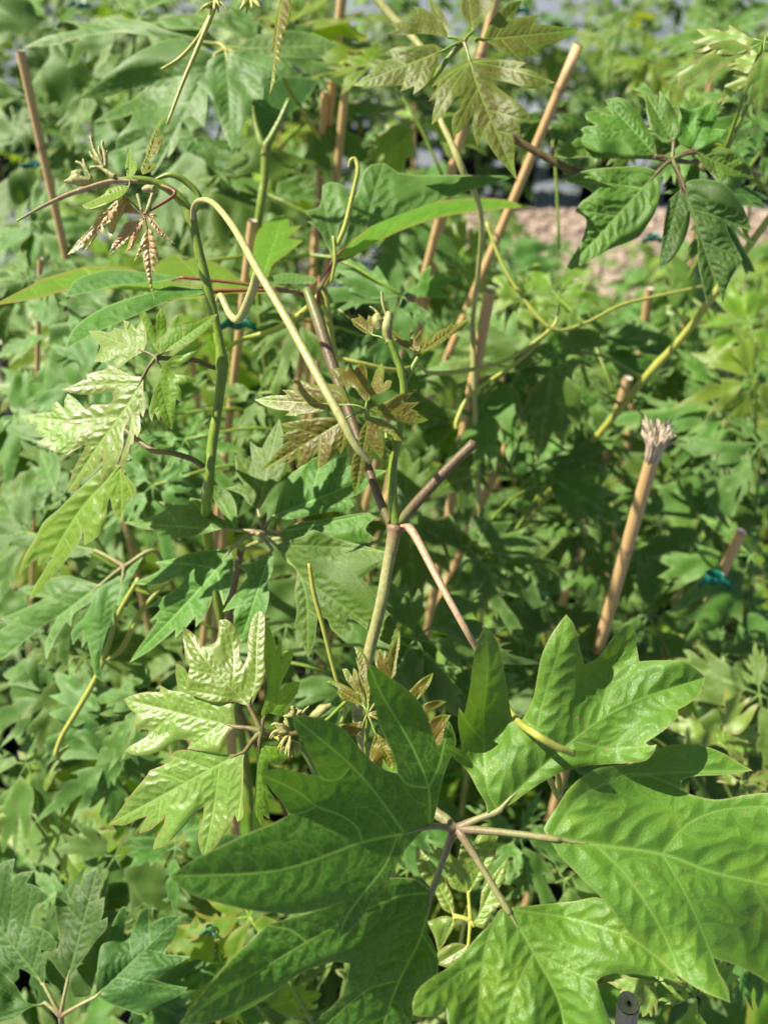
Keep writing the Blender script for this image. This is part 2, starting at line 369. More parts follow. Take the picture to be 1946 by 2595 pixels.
def traced_leaf(plant, hub, d, tf, n, mat, lfs, pet=None, pr=5, pmat='tstem', prr=3.0, **kw):
    """hub in crop coordinates; lfs = list of (outline, opts)"""
    ox, oy, sc = tf; hx, hy = ox+hub[0]/sc, oy+hub[1]/sc; A = P(hx, hy, d)
    n = nrm(*n); gs = []
    if pet:
        pts = [P(x*1.173, y*1.173, dd) for x, y, dd in pet]+[A]
        rr = pr*1.173/FPX*d
        gs.append(tube_geo(pts, [rr*1.05]+[rr]*(len(pts)-2)+[rr*.95], seg=9, tips=(.6, .3)))
    v, f, a = join_geo(gs) if gs else ([], [], [])
    leaf = bpy.data.objects.new('leaf', bpy.data.meshes.new('leaf')); C.objects.link(leaf); leaf.parent = plant; bpy_inv(leaf, plant)
    for i, (s, o) in enumerate(lfs):
        o = dict(o); k = dict(kw); nn = nrm(*o.pop('n')) if 'n' in o else n
        mt = o.pop('mat', mat); k.update(o); b = parse(s)[0]; bx, by = ox+b[0]/sc, oy+b[1]/sc
        r = ray(bx, by); dd = n.dot(A-CAM)/n.dot(r); dd = min(max(dd, d*.82), d*1.2)+k.pop('dz', 0)
        nopet = k.pop('nopet', False)
        ob, bp, rid = traced_leaflet('leaflet', leaf, s, tf, P(bx, by, dd), nn, mt, seed=int(hx+i*17), **k)
        if not nopet and (bp-A).length > .002:
            rr = prr*1.173/FPX*d
            gs.append(tube_geo([A, A.lerp(bp, .5)+Vector((0, 0, .0006)), bp]+rid, [rr*1.25, rr*.85, rr*.85, rr*.55, rr*.35, rr*.12], seg=8, tips=(.7, 0), sm=4))
    v, f, a = join_geo(gs) if gs else ([], [], [])
    me = mesh_from('leaf', v, f, {'tip': a}); me.materials.append(M[pmat]); leaf.data = me
    return leaf
# ------------------------------------------------------------------ crops the outlines were measured in (origin x, y, scale)
H1 = (400, 1500, 1.8433); H2 = (1046, 1500, 1.8433); G = (250, 1500, 2.765); LL = (0, 650, 2.552); MM = (600, 650, 2.552)
TT = (750, 0, 2.765); RR = (1246, 0, 2.37); KK = (0, 1150, 2.0738); BL = (0, 1900, 2.0738); ZZ = (700, 1500, 3.318); UU = (0, 0, 2.0738); DD = (0, 0, .8525)
SH = (150, 300, 4.1475); SX = (850, 700, 4.1475)
hero = dict(
A="1280,1095 1295,1040 1310,970 1330,880 1355,800 1385,740 1392,690 1375,630 1358,600* 1340,640 1330,690 1310,725v 1290,680 1260,590 1225,520 1170,460 1100,410 1030,360 985,333* 975,380 985,440 1010,520 1030,610 1065,690 1100,770 1125,850v 1060,830 1000,790 940,725 870,650 790,600 700,580 630,582* 640,640 680,710 720,790 755,857v 690,850 600,830 540,826 480,850* 520,910 570,970 615,1040v 540,1080 440,1120 330,1170 220,1225 130,1275 60,1330*! 110,1385 200,1430 330,1465 450,1490 600,1505 700,1495 790,1475 870,1455 860,1510 840,1560 850,1612* 900,1580 960,1510 1010,1440 1060,1380 1100,1310 1140,1230 1190,1165 1240,1115",
E="1280,1400 1200,1345 1110,1335 1000,1360 850,1440 700,1500 520,1555 420,1640 300,1760 180,1910 100,2018* 200,2018 300,2000 400,1960 520,1890 640,1800 740,1750 820,1730 895,1735v 880,1810 860,1880 810,1940 760,1980 700,2050 600,2170* 750,2150 840,2140v 860,2250 930,2420*! 1060,2280 1150,2120 1190,1990 1250,1850 1300,1800 1312,1725* 1290,1650 1255,1590v 1262,1530 1280,1460",
B="395,1025 350,1050 340,990 300,920 270,860 230,810 190,775 150,712* 190,720 230,745v 220,680 210,610 215,540* 240,570v 260,480 275,370 290,270 310,210 335,162* 370,190 400,250 415,320 435,420 450,520 465,590 490,625v 520,580 560,500 580,400 600,300 640,210 680,150 715,105* 750,150 770,220 790,300 800,338v 860,310 900,260 940,200 980,160 1015,150* 1040,190 1045,260 1057,325v 1120,320 1200,320 1260,322 1310,350 1365,400*! 1340,470 1290,520 1235,550v 1230,590 1180,640 1085,705v 1105,718 1138,712* 1120,755 1080,790 1000,800 900,805 800,815 700,840 620,880 540,930 460,990",
C="640,1150 612,1110 640,1050 680,990 720,930 780,870 860,825 950,810 1060,795 1130,750 1200,715 1330,715 1430,745 1510,790 1585,835* 1450,855 1330,860 1260,880 1245,920v 1310,950 1420,970 1540,950 1660,938 1800,950 1900,1000* 1930,1080 1960,1180v 2080,1250 2220,1500*! 2080,1530 1950,1560v 1900,1680 1860,1850 1790,1990* 1740,1900 1660,1830 1600,1790 1500,1740 1400,1710v 1430,1780 1470,1850 1480,1920* 1340,1860 1220,1780 1120,1690 1015,1600 960,1530 900,1450 800,1350 700,1250 655,1185",
D="435,1475 400,1490 370,1540 310,1600 240,1680 170,1750 90,1800 30,1850 0,1910 0,1975* 50,1985 110,1980 155,1945v 160,2000 175,2100 190,2220* 280,2190 350,2170v 420,2300 650,2480*! 760,2380 900,2280* 960,2180 970,2080 920,2000 880,1900 855,1820v 900,1790 1000,1780 1150,1800 1250,1820* 1100,1650 980,1510 875,1430 750,1445 600,1460")
glossy = ["1055,800 1010,790 950,770 800,770 700,740 625,710 615,650 625,580v 640,530v 610,460 600,380 590,300 595,240* 650,280 700,330 715,385v 780,370 825,340 840,270 845,197* 900,195 950,240 980,300 985,400 990,460 1020,510v 1045,440 1045,350 1060,250 1090,170 1130,130*! 1165,170 1165,300 1160,450 1165,560 1140,660 1110,720 1075,790",
"1150,900 1140,840 1165,770 1185,680 1170,560 1150,400 1145,260 1160,190* 1200,250 1235,350 1245,400v 1265,360 1282,330* 1285,380 1275,480v 1310,430 1362,395* 1360,460 1330,540 1290,620 1265,695v 1330,640 1370,628 1412,632*! 1390,710 1340,780 1300,820 1328,860* 1280,875 1190,850",
"960,945 955,870 945,790 860,765 700,720 640,600 600,530 545,500* 540,570 550,640 555,695v 500,690 430,652* 425,700 340,700 250,720 178,750*! 220,820 260,860 250,930 290,960 355,965v 340,1010 280,1050 220,1080 190,1115* 240,1140 330,1145 420,1120 500,1070 570,1035 650,1045v 622,1100* 700,1112 780,1120 850,1118 870,1060 910,990 945,955",
"1030,1110 960,1135 850,1135 700,1110 560,1110 500,1150* 520,1180 440,1220 360,1250* 330,1300 270,1370 200,1460 130,1560 75,1630*! 180,1635 260,1600 340,1570v 310,1630 285,1690* 360,1670 420,1620 470,1575v 450,1650 400,1730 382,1805* 460,1780 540,1710 620,1620 680,1550 740,1505v 730,1600 700,1700 705,1780 735,1868* 800,1810 860,1730 920,1640 955,1560v 975,1612* 1015,1570 1010,1450 1015,1300 1015,1180",
"1130,1065 1100,1110 1110,1200 1105,1300 1090,1450 1080,1560 1085,1690*! 1145,1650 1155,1560v 1175,1580 1200,1592* 1190,1480 1175,1440v 1205,1455 1242,1455* 1180,1360 1185,1270 1190,1200v 1270,1210 1355,1135* 1310,1085 1200,1080"]
lime1 = ["1035,635 990,580 950,490 910,400 900,360* 945,360 990,450 1020,560v 1010,460 1015,380 1042,330* 1075,400 1080,480v 1110,420 1140,380 1187,368* 1180,445v 1260,425 1340,390 1407,370*! 1370,440 1300,510 1230,560 1150,590 1080,615",
"930,615 950,540 940,440 925,400* 880,470v 850,430 800,412* 805,470 740,460* 720,490 640,480 572,480*! 610,530 650,575 640,620 612,680* 700,680 760,655v 735,690 770,722* 850,660 900,630",
"930,775 860,770 780,735 700,695* 680,730 600,750 562,765* 565,800 540,800 480,830 395,862* 470,885 560,895 650,885 690,860 730,880v 730,930 700,955 600,960 560,990 480,1020 403,1072* 500,1085 600,1060 580,1110 520,1150 490,1200 468,1252* 550,1220 530,1280 490,1350 460,1430 440,1530*! 490,1510 518,1490 530,1440 600,1400 640,1340 665,1270v 665,1350 650,1420 632,1510* 690,1440 740,1370 785,1280 800,1200 800,1130 830,1070 850,1020v 840,1120 810,1230 780,1320 790,1402* 820,1330 840,1230 865,1215* 872,1150 890,1172* 910,1110 905,1010 926,1042* 945,980 945,930 930,870",
"1020,680 1040,720 1030,800 1000,870 980,930 965,1010 985,1072* 1000,1000v 1030,1065* 1040,1030v 1070,1080 1115,1122*! 1130,1040 1140,920v 1170,942* 1175,870 1150,830v 1210,820 1280,808* 1230,775 1150,765 1100,740 1095,710v 1150,710 1220,670 1290,610 1352,543* 1270,560 1230,570 1150,620 1080,680 1050,695"]
lime2 = ["760,1100 640,1000 560,990 500,930 440,885* 420,930 420,990v 370,938* 340,960 340,1005v 250,1015 136,1030*! 190,1090 250,1090* 230,1130 300,1170v 238,1202* 310,1225 380,1200v 318,1240* 400,1270 470,1240v 430,1287* 540,1220 640,1180"]
lime3 = ["640,60 560,60 480,130 400,200 310,290 230,360 190,440 130,540 100,642* 150,590 210,540v 200,592* 240,560 280,540v 230,620 180,700 150,772*! 200,740 280,640 350,560 400,490v 385,522* 420,460 440,400v 445,482* 520,430 560,350 565,270 580,230v 600,310 640,357* 660,290 670,230v 700,242* 718,180 680,130 660,90"]
mid = [("1252,405 1245,300 1220,220 1160,175 1105,160* 1115,220 1150,280 1185,350v 1130,320 1080,250 1000,230* 985,265 900,260 835,250* 870,290 800,330 720,350 650,360*! 760,395 870,405 830,432* 900,425 905,447* 1000,440 1100,412 1180,395", {}),
("1215,500 1100,505 1000,520 920,550 815,570* 850,600 790,640 690,680* 770,690 860,680 930,650 970,650v 940,700 860,750 750,817* 830,800 845,820v 785,882* 830,870 780,950 730,1020 680,1100*! 780,1040 880,960 925,920v 920,970* 980,910 1030,850v 1030,912* 1080,850 1110,780 1120,720v 1150,720 1175,797* 1200,740 1225,650 1225,560", dict(mid=[(1060,700)])),
("1430,500 1350,560 1250,590* 1300,640 1260,700 1170,832* 1235,810v 1230,900 1265,990*! 1330,930 1390,850 1415,750 1410,680 1435,600", dict(n=(-22,30))),
("1450,480 1500,560 1560,620 1550,720 1560,830 1543,912* 1570,930v 1590,1000 1620,1072*! 1650,1000 1665,900 1670,850v 1720,870 1740,920 1796,966* 1810,900 1830,850v 1900,900 2000,980 2101,1027* 2080,900 2000,780 1900,650v 1970,600 2050,520* 1900,480 1750,440 1650,400 1600,430 1500,460", dict(mid=[(1600,700)]))]
midM = [("240,1680 270,1560 330,1430 400,1370 480,1310 560,1285* 620,1315v 722,1278* 705,1340 690,1370v 780,1345 880,1375 972,1385*! 900,1430 865,1440v 850,1485* 780,1540 720,1560v 762,1612* 700,1650 600,1650 450,1680 330,1700", {}),
("140,1640 80,1600 30,1540 -70,1500* 0,1480 50,1480v 0,1400 -12,1268* 60,1310 100,1330v 85,1190* 130,1230 165,1240v 210,1150 277,1050*! 300,1150 300,1220 345,1260 340,1330 300,1420 220,1510 170,1600", {})]
midD = [("600,1150 640,1130 700,1122 770,1110 828,1105*! 790,1140 812,1165* 730,1190 660,1200 620,1180", {})]
bronze = ["735,960 720,920 690,860 640,830 560,820 500,830 420,800 356,803* 400,840 370,862 293,862* 320,895 220,900 116,926*! 180,965 260,990 340,1000 313,1027* 400,1030 500,1012 580,992 660,975",
"710,1045 640,1040 560,1040 450,1050 370,1065 283,1080* 320,1105 400,1105v 340,1130 276,1172* 340,1180 300,1220 230,1300 156,1387*! 250,1350 340,1310v 326,1340* 370,1320 410,1280v 385,1367* 450,1340 500,1290 530,1250v 520,1310 524,1374* 590,1330 640,1270 655,1240v 670,1282* 710,1220 720,1150 718,1090",
"840,945 800,900 760,850 700,840 650,800 603,738* 650,720 705,735v 735,690* 760,735v 790,690 815,685* 840,730 845,800 850,860v 870,820 900,740 936,688*! 955,730 950,800 940,840v 970,800 1003,805* 990,850 940,880 880,900 855,930",
"860,990 920,960 980,930 1060,885 1142,880* 1100,920 1060,940v 1110,945 1183,940* 1150,970 1130,985v 1168,1000* 1180,1020 1242,1057*! 1180,1080 1080,1075 990,1050 910,1015",
"855,1035 820,1090 790,1160 775,1240 750,1300 738,1380 745,1470 762,1537*! 800,1470 825,1390 830,1320v 850,1330 878,1342* 880,1290 870,1240v 900,1270 935,1309* 960,1240 945,1170 920,1120v 990,1150 1030,1180 1083,1202* 1060,1140 1000,1090 930,1050"]
top = [("1045,350 960,310 860,320 780,325 700,330 640,360 623,385* 680,400 610,430 597,462* 540,500 470,545 403,600*! 520,615 640,610 750,595v 728,642* 790,620 830,600v 820,664* 880,620 940,560 990,470 1010,390", {}),
("1075,260 1000,250 930,240 880,235 750,245 633,235* 700,205 663,165* 760,150 840,150 785,105* 850,90 815,42* 900,60 960,100v 930,40 925,-30*! 1000,40 1040,110 1070,190", {}),
("1235,225 1200,150 1150,80 1160,-30* 1200,-110*! 1300,-60 1397,0* 1370,70 1310,140 1260,210", {}),
("1215,420 1150,440 1060,480 1000,530 943,612* 990,600 960,660 922,715* 980,690 960,780 950,877* 1020,820 1080,740 1120,680 1185,670v 1150,750 1110,800 1090,860 1100,962* 1160,910 1210,850 1245,800v 1235,900 1270,1027* 1310,940v 1330,980 1390,1080 1470,1170 1553,1278*! 1530,1150 1530,1020 1510,930v 1567,957* 1570,900 1570,840v 1652,866* 1600,760 1500,680 1400,600 1370,560v 1480,580 1640,620 1730,600 1815,580* 1720,530 1640,490 1560,475v 1615,440* 1480,420 1350,405 1260,410", dict(mid=[(1300,680)]))]
topR = [("-52,240 -30,170 0,120 60,50 120,15 177,3* 160,60 110,115v 180,100 285,88* 260,140 340,150 440,165 522,180*! 440,230 350,270 260,300v 285,340* 230,335 165,325v 203,385* 120,350 50,300", {})]
dark = [("1000,1030 900,1000 800,1000 650,1010 540,1030 428,1092* 520,1110 600,1160 540,1210 497,1270* 560,1310 560,1380 520,1480 425,1642*! 560,1580 700,1500 850,1440 900,1400 980,1270 1010,1150 1010,1080", {}),
("990,940 900,950 780,950 650,920 560,880 498,805* 560,760 620,755 570,720 556,680* 620,665 720,690 678,597*! 780,590 880,680 930,760 975,860", {}),
("790,945 650,900 560,850 500,820 430,870 368,937*! 450,950 560,945 680,955", dict(dz=.004)),
("1090,860 1010,820 950,760 925,650 915,545*! 960,570 1000,640v 1005,545* 1060,600 1110,700 1130,800", {}),
("1200,905 1130,860 1105,780 1140,710v 1120,640* 1200,655 1330,610*! 1345,700 1320,770v 1405,780* 1350,850 1290,890", {}),
("1215,915 1300,880 1420,895 1500,940* 1540,1000 1572,1072*! 1480,1080 1400,1060v 1380,1115* 1300,1030 1250,970", {}),
("1150,1110 1180,1250 1230,1400 1240,1600 1290,1832* 1330,1700 1350,1690v 1385,1832*! 1420,1700 1503,1560* 1430,1420 1400,1330v 1500,1370 1562,1385* 1500,1230 1400,1110 1300,1080 1200,1080", {}),
("1140,1130 1060,1200* 1040,1300 1020,1450 998,1612*! 1080,1560 1160,1430 1190,1300 1175,1200", dict(dz=.006))]
blow = [("355,1220 300,1150 240,1060v 290,1050 310,960 290,850 300,738* 350,750 375,790v 400,705* 420,715v 460,650 515,623*! 530,700 520,790v 552,772* 545,850 530,900v 567,880* 560,940 500,1010 440,1100 390,1170", {}),
("500,1300 510,1200 515,1130 530,1040 560,1000 600,900 640,830 668,825* 660,900 650,1000v 700,940 740,850 785,825* 785,920v 860,880 950,872*! 930,960 880,1040 870,1075v 1005,1087* 930,1130 850,1180 790,1200v 880,1230 988,1250* 930,1300 860,1330v 740,1395* 620,1350 560,1330", {}),
("235,1240 240,1150 215,1050v 260,1050 300,1045* 280,980 200,930 160,930v 170,860 195,810v 230,800 263,768* 200,720 140,700v 182,635* 100,650 60,690v 80,570* 0,600 -60,680 -110,800*! -60,950 0,1100 80,1175* 80,1140v 150,1170", {}),
("240,1330 150,1330 80,1230v 0,1170 -90,1200* -70,1300 -80,1440*! 60,1420 150,1360", {}),
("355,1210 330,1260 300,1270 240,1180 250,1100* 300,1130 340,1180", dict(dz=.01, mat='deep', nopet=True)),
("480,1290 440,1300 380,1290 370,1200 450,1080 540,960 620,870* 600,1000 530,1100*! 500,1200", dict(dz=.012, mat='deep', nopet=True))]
blur = [("1130,290 1000,230 900,200 700,290 560,400 418,520* 560,510 700,460 790,440v 700,520 600,570 493,642* 600,630 700,600v 680,650 620,720 608,793* 680,760 760,720v 780,820 800,925*! 850,850 900,750v 880,833* 930,760 960,630v 1010,610 1075,672* 1090,560 1090,470 1100,380", {}),
("1190,275 1120,300 1030,380 1010,430 1080,480 1130,550 1170,680 1220,798*! 1270,700 1310,600 1330,520v 1383,522* 1390,420v 1440,400 1515,412* 1500,340 1420,300 1350,270 1250,262", {}),
("1150,230 1050,205 850,150 750,110 550,90 620,140 450,115 330,105* 420,150 250,190 122,250*! 300,235 400,205 600,170 800,190 1000,215", dict(mat='mature')),
("1210,255 1350,190 1500,160 1660,180 1780,240*! 1660,300 1500,300 1350,290", {})]
shady = [("1390,800 1330,650 1310,540v 1400,430* 1550,400 1680,420*! 1600,540 1500,620 1450,720", dict(mat='deep'))]  # leaflet in shadow, its shade put in by the darker leaf colour
leftlow = [("530,690 430,660 360,640 250,660 120,720* 170,750 260,750v 180,790 0,870* 60,880 100,860v 0,930 -90,1000* -40,1010 -20,1100*! 60,1050 180,940 300,860v 240,1000 245,1085* 290,980 350,880v 375,910* 390,840 480,780 520,730", {}),
("650,640 560,660 500,740 450,850 380,930 385,1005* 440,930v 430,1025* 460,980v 480,1070 500,1160 548,1202*! 530,1100 550,980 590,860v 600,905* 600,790v 672,815* 680,740 680,680 755,540* 690,590", {}),
("510,510 480,450 380,470 250,440 100,400 -80,360*! -40,460 100,490 280,530 400,545", dict(dz=.02))]
side = [("640,630 500,622 400,612 330,598 270,577 180,577* 100,600 60,620 -20,662*! 80,645 150,628 250,625 350,633 450,633 560,634", dict(mat='under')),
("400,600 330,590 260,583 220,585 165,605 141,642*! 190,632 250,617 320,612", dict(mat='blue', dz=-.006)),
("470,628 380,618 330,630 230,662 165,705 138,757*! 210,718 290,683 370,650 440,635", dict(mat='mature', dz=-.004)),
("645,628 600,616 560,618 520,606v 480,575 430,556 400,562 378,548* 340,570 330,600v 400,606 455,604* 470,608v 440,620 355,648*! 430,645 520,632 580,634", dict(mat='under', dz=.003)),
("560,622 540,600 545,560 555,505 580,478 612,464*! 622,468 625,490v 652,487* 632,505 620,515v 655,520* 625,545 590,572 578,600", dict(mat='under'))]
side2 = [("722,560 700,520 690,500 662,478* 682,478v 659,455* 690,445 697,400* 715,393 740,400 752,425v 770,420 782,380 800,357 830,352* 860,372v 900,378 1000,378 1120,380*! 1020,410 900,450 800,490 750,530", dict(mat='blue')),
("728,565 712,550 720,540v 760,520 820,475 900,440 1000,430 1080,430 1148,447*! 1050,455 950,470 850,505 780,545 745,560", dict(mat='under')),
("690,600 660,595 620,590 570,600*! 600,612 640,612 675,612", dict(mat='blue', dz=.03))]
zb = ["735,960 640,930 560,910 510,850* 520,810 415,752*! 470,745 560,775 640,820 700,880", "738,960 700,860 640,810 590,740 553,648*! 600,650 640,720v 648,635* 690,680 720,780 748,900", "775,950 740,800 700,680 665,540v 690,580 655,458*! 720,500 770,570 790,700 790,850",
"970,740 880,680 830,600 850,500 880,478* 900,560v 912,490* 930,560v 950,500 1000,400 1035,313*! 1042,430 1015,560 1005,680", "1150,940 1095,870 1150,800 1230,725 1322,677*! 1295,770 1230,860", "1230,1040 1245,945 1350,910 1430,922*! 1370,965 1290,1000",
"1320,1280 1280,1100 1380,1035 1470,1035*! 1440,1090 1420,1200 1380,1290", "830,1180 800,1300 778,1415* 830,1455 885,1482* 900,1400v 950,1500* 1012,1512*! 990,1380 930,1260", "740,1085 640,1100 508,1115* 560,1160 615,1215*! 700,1195"]
wb = ["1450,1410 1370,1380 1340,1300 1260,1170* 1330,1200 1400,1250v 1420,1160* 1460,1230v 1500,1130 1590,1130*! 1570,1250 1510,1350", "1385,1510 1330,1480 1290,1400 1230,1330 1205,1250 1208,1178*! 1270,1250 1330,1330 1375,1420", "1385,1520 1330,1515 1255,1540* 1290,1610 1310,1692*! 1350,1620 1385,1560",
"1475,1560 1500,1490 1510,1400v 1560,1330 1632,1240*! 1620,1330 1590,1390v 1627,1440* 1560,1500 1530,1570", "1450,1650 1380,1640 1310,1680 1300,1740*! 1380,1760 1440,1720"]

# ------------------------------------------------------------------ foreground plants
def plant(label, x, y, group='vines in the foreground'):
    return empty('vine_plant', (x, y, 0), label, 'vine', group)
def base_of(p, plant_o):
    return Vector((plant_o.location.x, plant_o.location.y, .29))
def stem_down(pt, pl, r0=.0021, r1=.004):
    b = Vector((pl.location.x, pl.location.y, .27)); m1 = pt.lerp(b, .35)+Vector((.01, .0, 0)); m2 = pt.lerp(b, .7)+Vector((-.008, .006, 0))
    return tube_geo([pt, m1, m2, b], [r0, r0*1.1, r1*.9, r1], seg=8)
stems = []         # (plant object, list of points) for attaching other leaves

pa = plant('vine with a big lobed leaf filling the lower right, two cut stem stubs above', .03, .30)
dA = .36
tube('stem', [px_tube([(855, 1137, dA), (842, 1200, dA), (826, 1290, dA), (800, 1400, dA+.003), (770, 1540, dA+.01)], [16, 13, 12.5, 12.5, 12], seg=14, nodes=((0, .35, .03),), tips=(.9, 0), lump=.05), stem_down(P(770*1.173, 1540*1.173, dA+.01), pa, .0027)], 'tstem', pa)
tube('shoot', [px_tube([(856, 1135, dA), (848, 1080, dA-.002), (849, 1000, dA-.004), (864, 920, dA-.006), (872, 850, dA-.008), (866, 800, dA-.01), (845, 745, dA-.012), (835, 738, dA-.012)], [12, 11, 9.5, 8.5, 8, 8, 6.5, 6], seg=12, nodes=((.36, .22, .02), (.7, .2, .02))),
    px_tube([(872, 830, dA-.008), (893, 790, dA-.006), (907, 765, dA-.005)], [6.5, 6, 5], seg=8), px_tube([(852, 990, dA-.004), (838, 960, dA-.004), (834, 935, dA-.003)], [8, 6, 4], seg=8)], 'gstem', pa)
tube('stem_stub', px_tube([(862, 1130, dA), (905, 1080, dA-.004), (965, 1015, dA-.008), (1024, 957, dA-.012)], [11, 11.5, 11, 11.5], seg=12, tips=(.8, 0)), 'pstem', pa)
tube('stem_stub', px_tube([(848, 1140, dA), (820, 1080, dA+.004), (785, 980, dA+.012), (750, 880, dA+.02), (715, 780, dA+.028), (690, 700, dA+.034), (663, 625, dA+.04)], [10, 9.5, 10, 10.5, 12, 13.5, 9], seg=12, tips=(.3, .9)), 'pstem', pa)
tube('petiole', px_tube([(868, 1137, dA), (892, 1150, dA-.003), (945, 1250, dA-.02), (1000, 1350, dA-.03), (1040, 1420, .335), (1075, 1485, .333)], [11, 9.5, 8, 7.5, 7.5, 7.5], seg=12), 'pink', pa)
dH = .29
heroL = traced_leaf(pa, (1385, 1108), dH, H1, (10, 30), 'hero', [
 (hero['A'], dict(vw=.8, rimw=.6, veins=[[(1270, 1090), (1265, 920), (1205, 760), (1130, 620), (1040, 470), (985, 340)], [(1145, 1120), (1010, 930), (880, 790), (750, 680), (635, 585)], [(955, 1170), (930, 1100), (855, 1045), (740, 1000), (650, 930), (485, 855)], [(1115, 1150), (1060, 1280), (950, 1420), (880, 1520), (850, 1605)], [(1265, 915), (1310, 820), (1335, 720), (1358, 605)], [(1265, 915), (1170, 900), (1125, 855)], [(895, 820), (850, 870), (790, 880), (757, 862)], [(740, 1000), (680, 1030), (620, 1040)]], n=(48, 42), mat='heroshade', res=3.0, mid=[(1145, 1130), (955, 1170), (560, 1300)], fold=.10, quilt=.010, droop=.03, wave=.02, dz=-.004)),
 (hero['E'], dict(vw=.8, rimw=.6, veins=[[(1275, 1405), (1100, 1430), (850, 1550), (620, 1680), (380, 1830), (100, 2015)], [(1125, 1815), (1000, 1850), (900, 1920), (800, 2010), (600, 2165)], [(1235, 1600), (1280, 1670), (1312, 1725)], [(700, 1640), (620, 1580), (520, 1560)]], n=(36, 52), mat='heroshade', res=3.6, mid=[(1225, 1620), (1130, 1810), (1050, 2030)], fold=.08, quilt=.018, droop=.04, wave=.03, dz=.006))],
 pet=[(870, 1530, dA-.02), (905, 1680, .315), (935, 1748, .296), (962, 1770, .292)], pr=12, pmat='hub', prr=8)
traced_leaf(pa, (207, 1105), dH, H2, (-20, 30), 'hero', [
 (hero['B'], dict(vw=.8, rimw=.6, veins=[[(395, 1020), (345, 900), (330, 600), (350, 350), (335, 165)], [(595, 825), (580, 650), (620, 470), (680, 280), (715, 110)], [(860, 610), (910, 430), (960, 270), (1015, 155)], [(335, 850), (270, 790), (150, 715)], [(332, 700), (260, 620), (215, 545)], [(760, 700), (900, 730), (1050, 725), (1138, 712)], [(1120, 480), (1190, 540), (1235, 550)]], n=(-8, 48), res=3.0, mid=[(600, 820), (860, 610), (1090, 490)], fold=.20, quilt=.019, droop=.10, wave=.045)),
 (hero['C'], dict(vw=.8, rimw=.6, veins=[[(650, 1145), (780, 960), (980, 870), (1200, 845), (1585, 835)], [(1165, 1220), (1290, 1080), (1500, 1010), (1900, 1005)], [(1165, 1225), (1300, 1470), (1480, 1915)], [(1580, 1350), (1680, 1560), (1790, 1985)], [(850, 1180), (1000, 1330), (1150, 1560), (1250, 1790)], [(900, 880), (1060, 850), (1245, 915)]], n=(6, 26), res=3.6, mid=[(850, 1180), (1165, 1225), (1400, 1310), (1660, 1370)], fold=.08, quilt=.018, droop=.07, wave=.04)),
 (hero['D'], dict(vw=.8, rimw=.6, veins=[[(410, 1490), (350, 1620), (322, 1760), (290, 2018), (190, 2215)], [(325, 1735), (200, 1790), (0, 1970)], [(450, 1480), (800, 1540), (1050, 1640), (1250, 1815)], [(560, 1680), (760, 1780), (855, 1820)], [(700, 2000), (820, 2150), (900, 2278)], [(560, 1690), (480, 1850), (420, 2050)]], n=(4, 34), res=3.4, mid=[(560, 1680), (700, 2000)], fold=.20, quilt=.019, droop=.05, wave=.03, dz=.004))],
 pmat='hub', prr=8.5)
# tendril of the big leaf's node, laid over its upper leaflet
tube('tendril', [px_tube([(1065, 1462, .335), (1096, 1528, .322), (1120, 1560, .293), (1150, 1582, .270), (1195, 1610, .269), (1238, 1628, .273)], [7, 7.5, 8, 8.5, 8.5, 8], seg=10), px_tube([(1165, 1650, .30), (1185, 1680, .31), (1206, 1722, .315), (1208, 1690, .32), (1200, 1660, .32)], 6, seg=8)], 'yten', pa)
traced_leaf(pa, (835, 990), .345, MM, (-8, 42), 'bronze', [
 (bronze[0], dict(res=2.2, n=(-18, 38))), (bronze[1], dict(res=2.2, n=(-14, 52))), (bronze[2], dict(res=2.2, n=(0, 25))), (bronze[3], dict(res=2.2, n=(18, 40))), (bronze[4], dict(res=2.2, n=(6, 55)))],
 pet=[(852, 985, dA-.004), (800, 930, .35)], pr=5, pmat='gstem', prr=3, fold=.14, quilt=.022, droop=.08, wave=.02)
# crumpled buds at the tip of the foreground shoot
budl = ["395,620 300,590 200,520 150,440 20,345*! 60,345 140,440 250,430v 235,390* 290,430v 330,470v 345,410* 400,430v 430,470 415,560", "870,790 760,760 660,710 600,650 560,560 590,545* 700,650v 780,690v 790,520* 840,640v 900,560* 905,700",
 "905,800 890,700 935,660v 970,610* 990,690 1060,590 1170,540v 1230,475* 1250,515 1330,470 1410,437*! 1350,530 1240,610 1130,690 1010,760"]
budl[1] = budl[1].replace("590,545*", "590,545*!")
traced_leaf(pa, (570, 690), .348, SX, (0, 10), 'bronze', [(budl[0], dict(n=(0, 15), res=1.6)), (budl[1], dict(n=(0, 15), dz=.002, res=1.6))], pmat='gstem', prr=3, fold=.1, quilt=.07, droop=.0, wave=.05, minor=False) if False else None
def traced_leaf_simple(pl, hub, d, tf, n, mat, outs, **k):
    return traced_leaf(pl, hub, d, tf, n, mat, [(o, {}) for o in outs], **k)
for hb, o in (((570, 690), budl[:1]), ((900, 800), budl[1:])):
    traced_leaf_simple(pa, hb, .35, SX, (0, 12), 'bronze', o, res=1.6, pmat='gstem', prr=2.5, fold=.12, quilt=.05, droop=0, wave=.06)
tube('shoot_tip', [px_tube([((850+x/4.1475)/1.173, (700+y/4.1475)/1.173, .348) for x, y in pts], r, seg=8, lump=.15) for pts, r in (
  ([(555, 690), (535, 560), (560, 430), (545, 370)], [5, 12, 10, 3]), ([(480, 560), (440, 470), (450, 390)], [8, 13, 5]), ([(585, 660), (565, 500), (530, 400), (495, 280), (485, 165)], [3.5, 3, 3, 3, 3]), ([(450, 400), (420, 360), (360, 315)], [4, 3, 1.5]))], 'bud', pa)

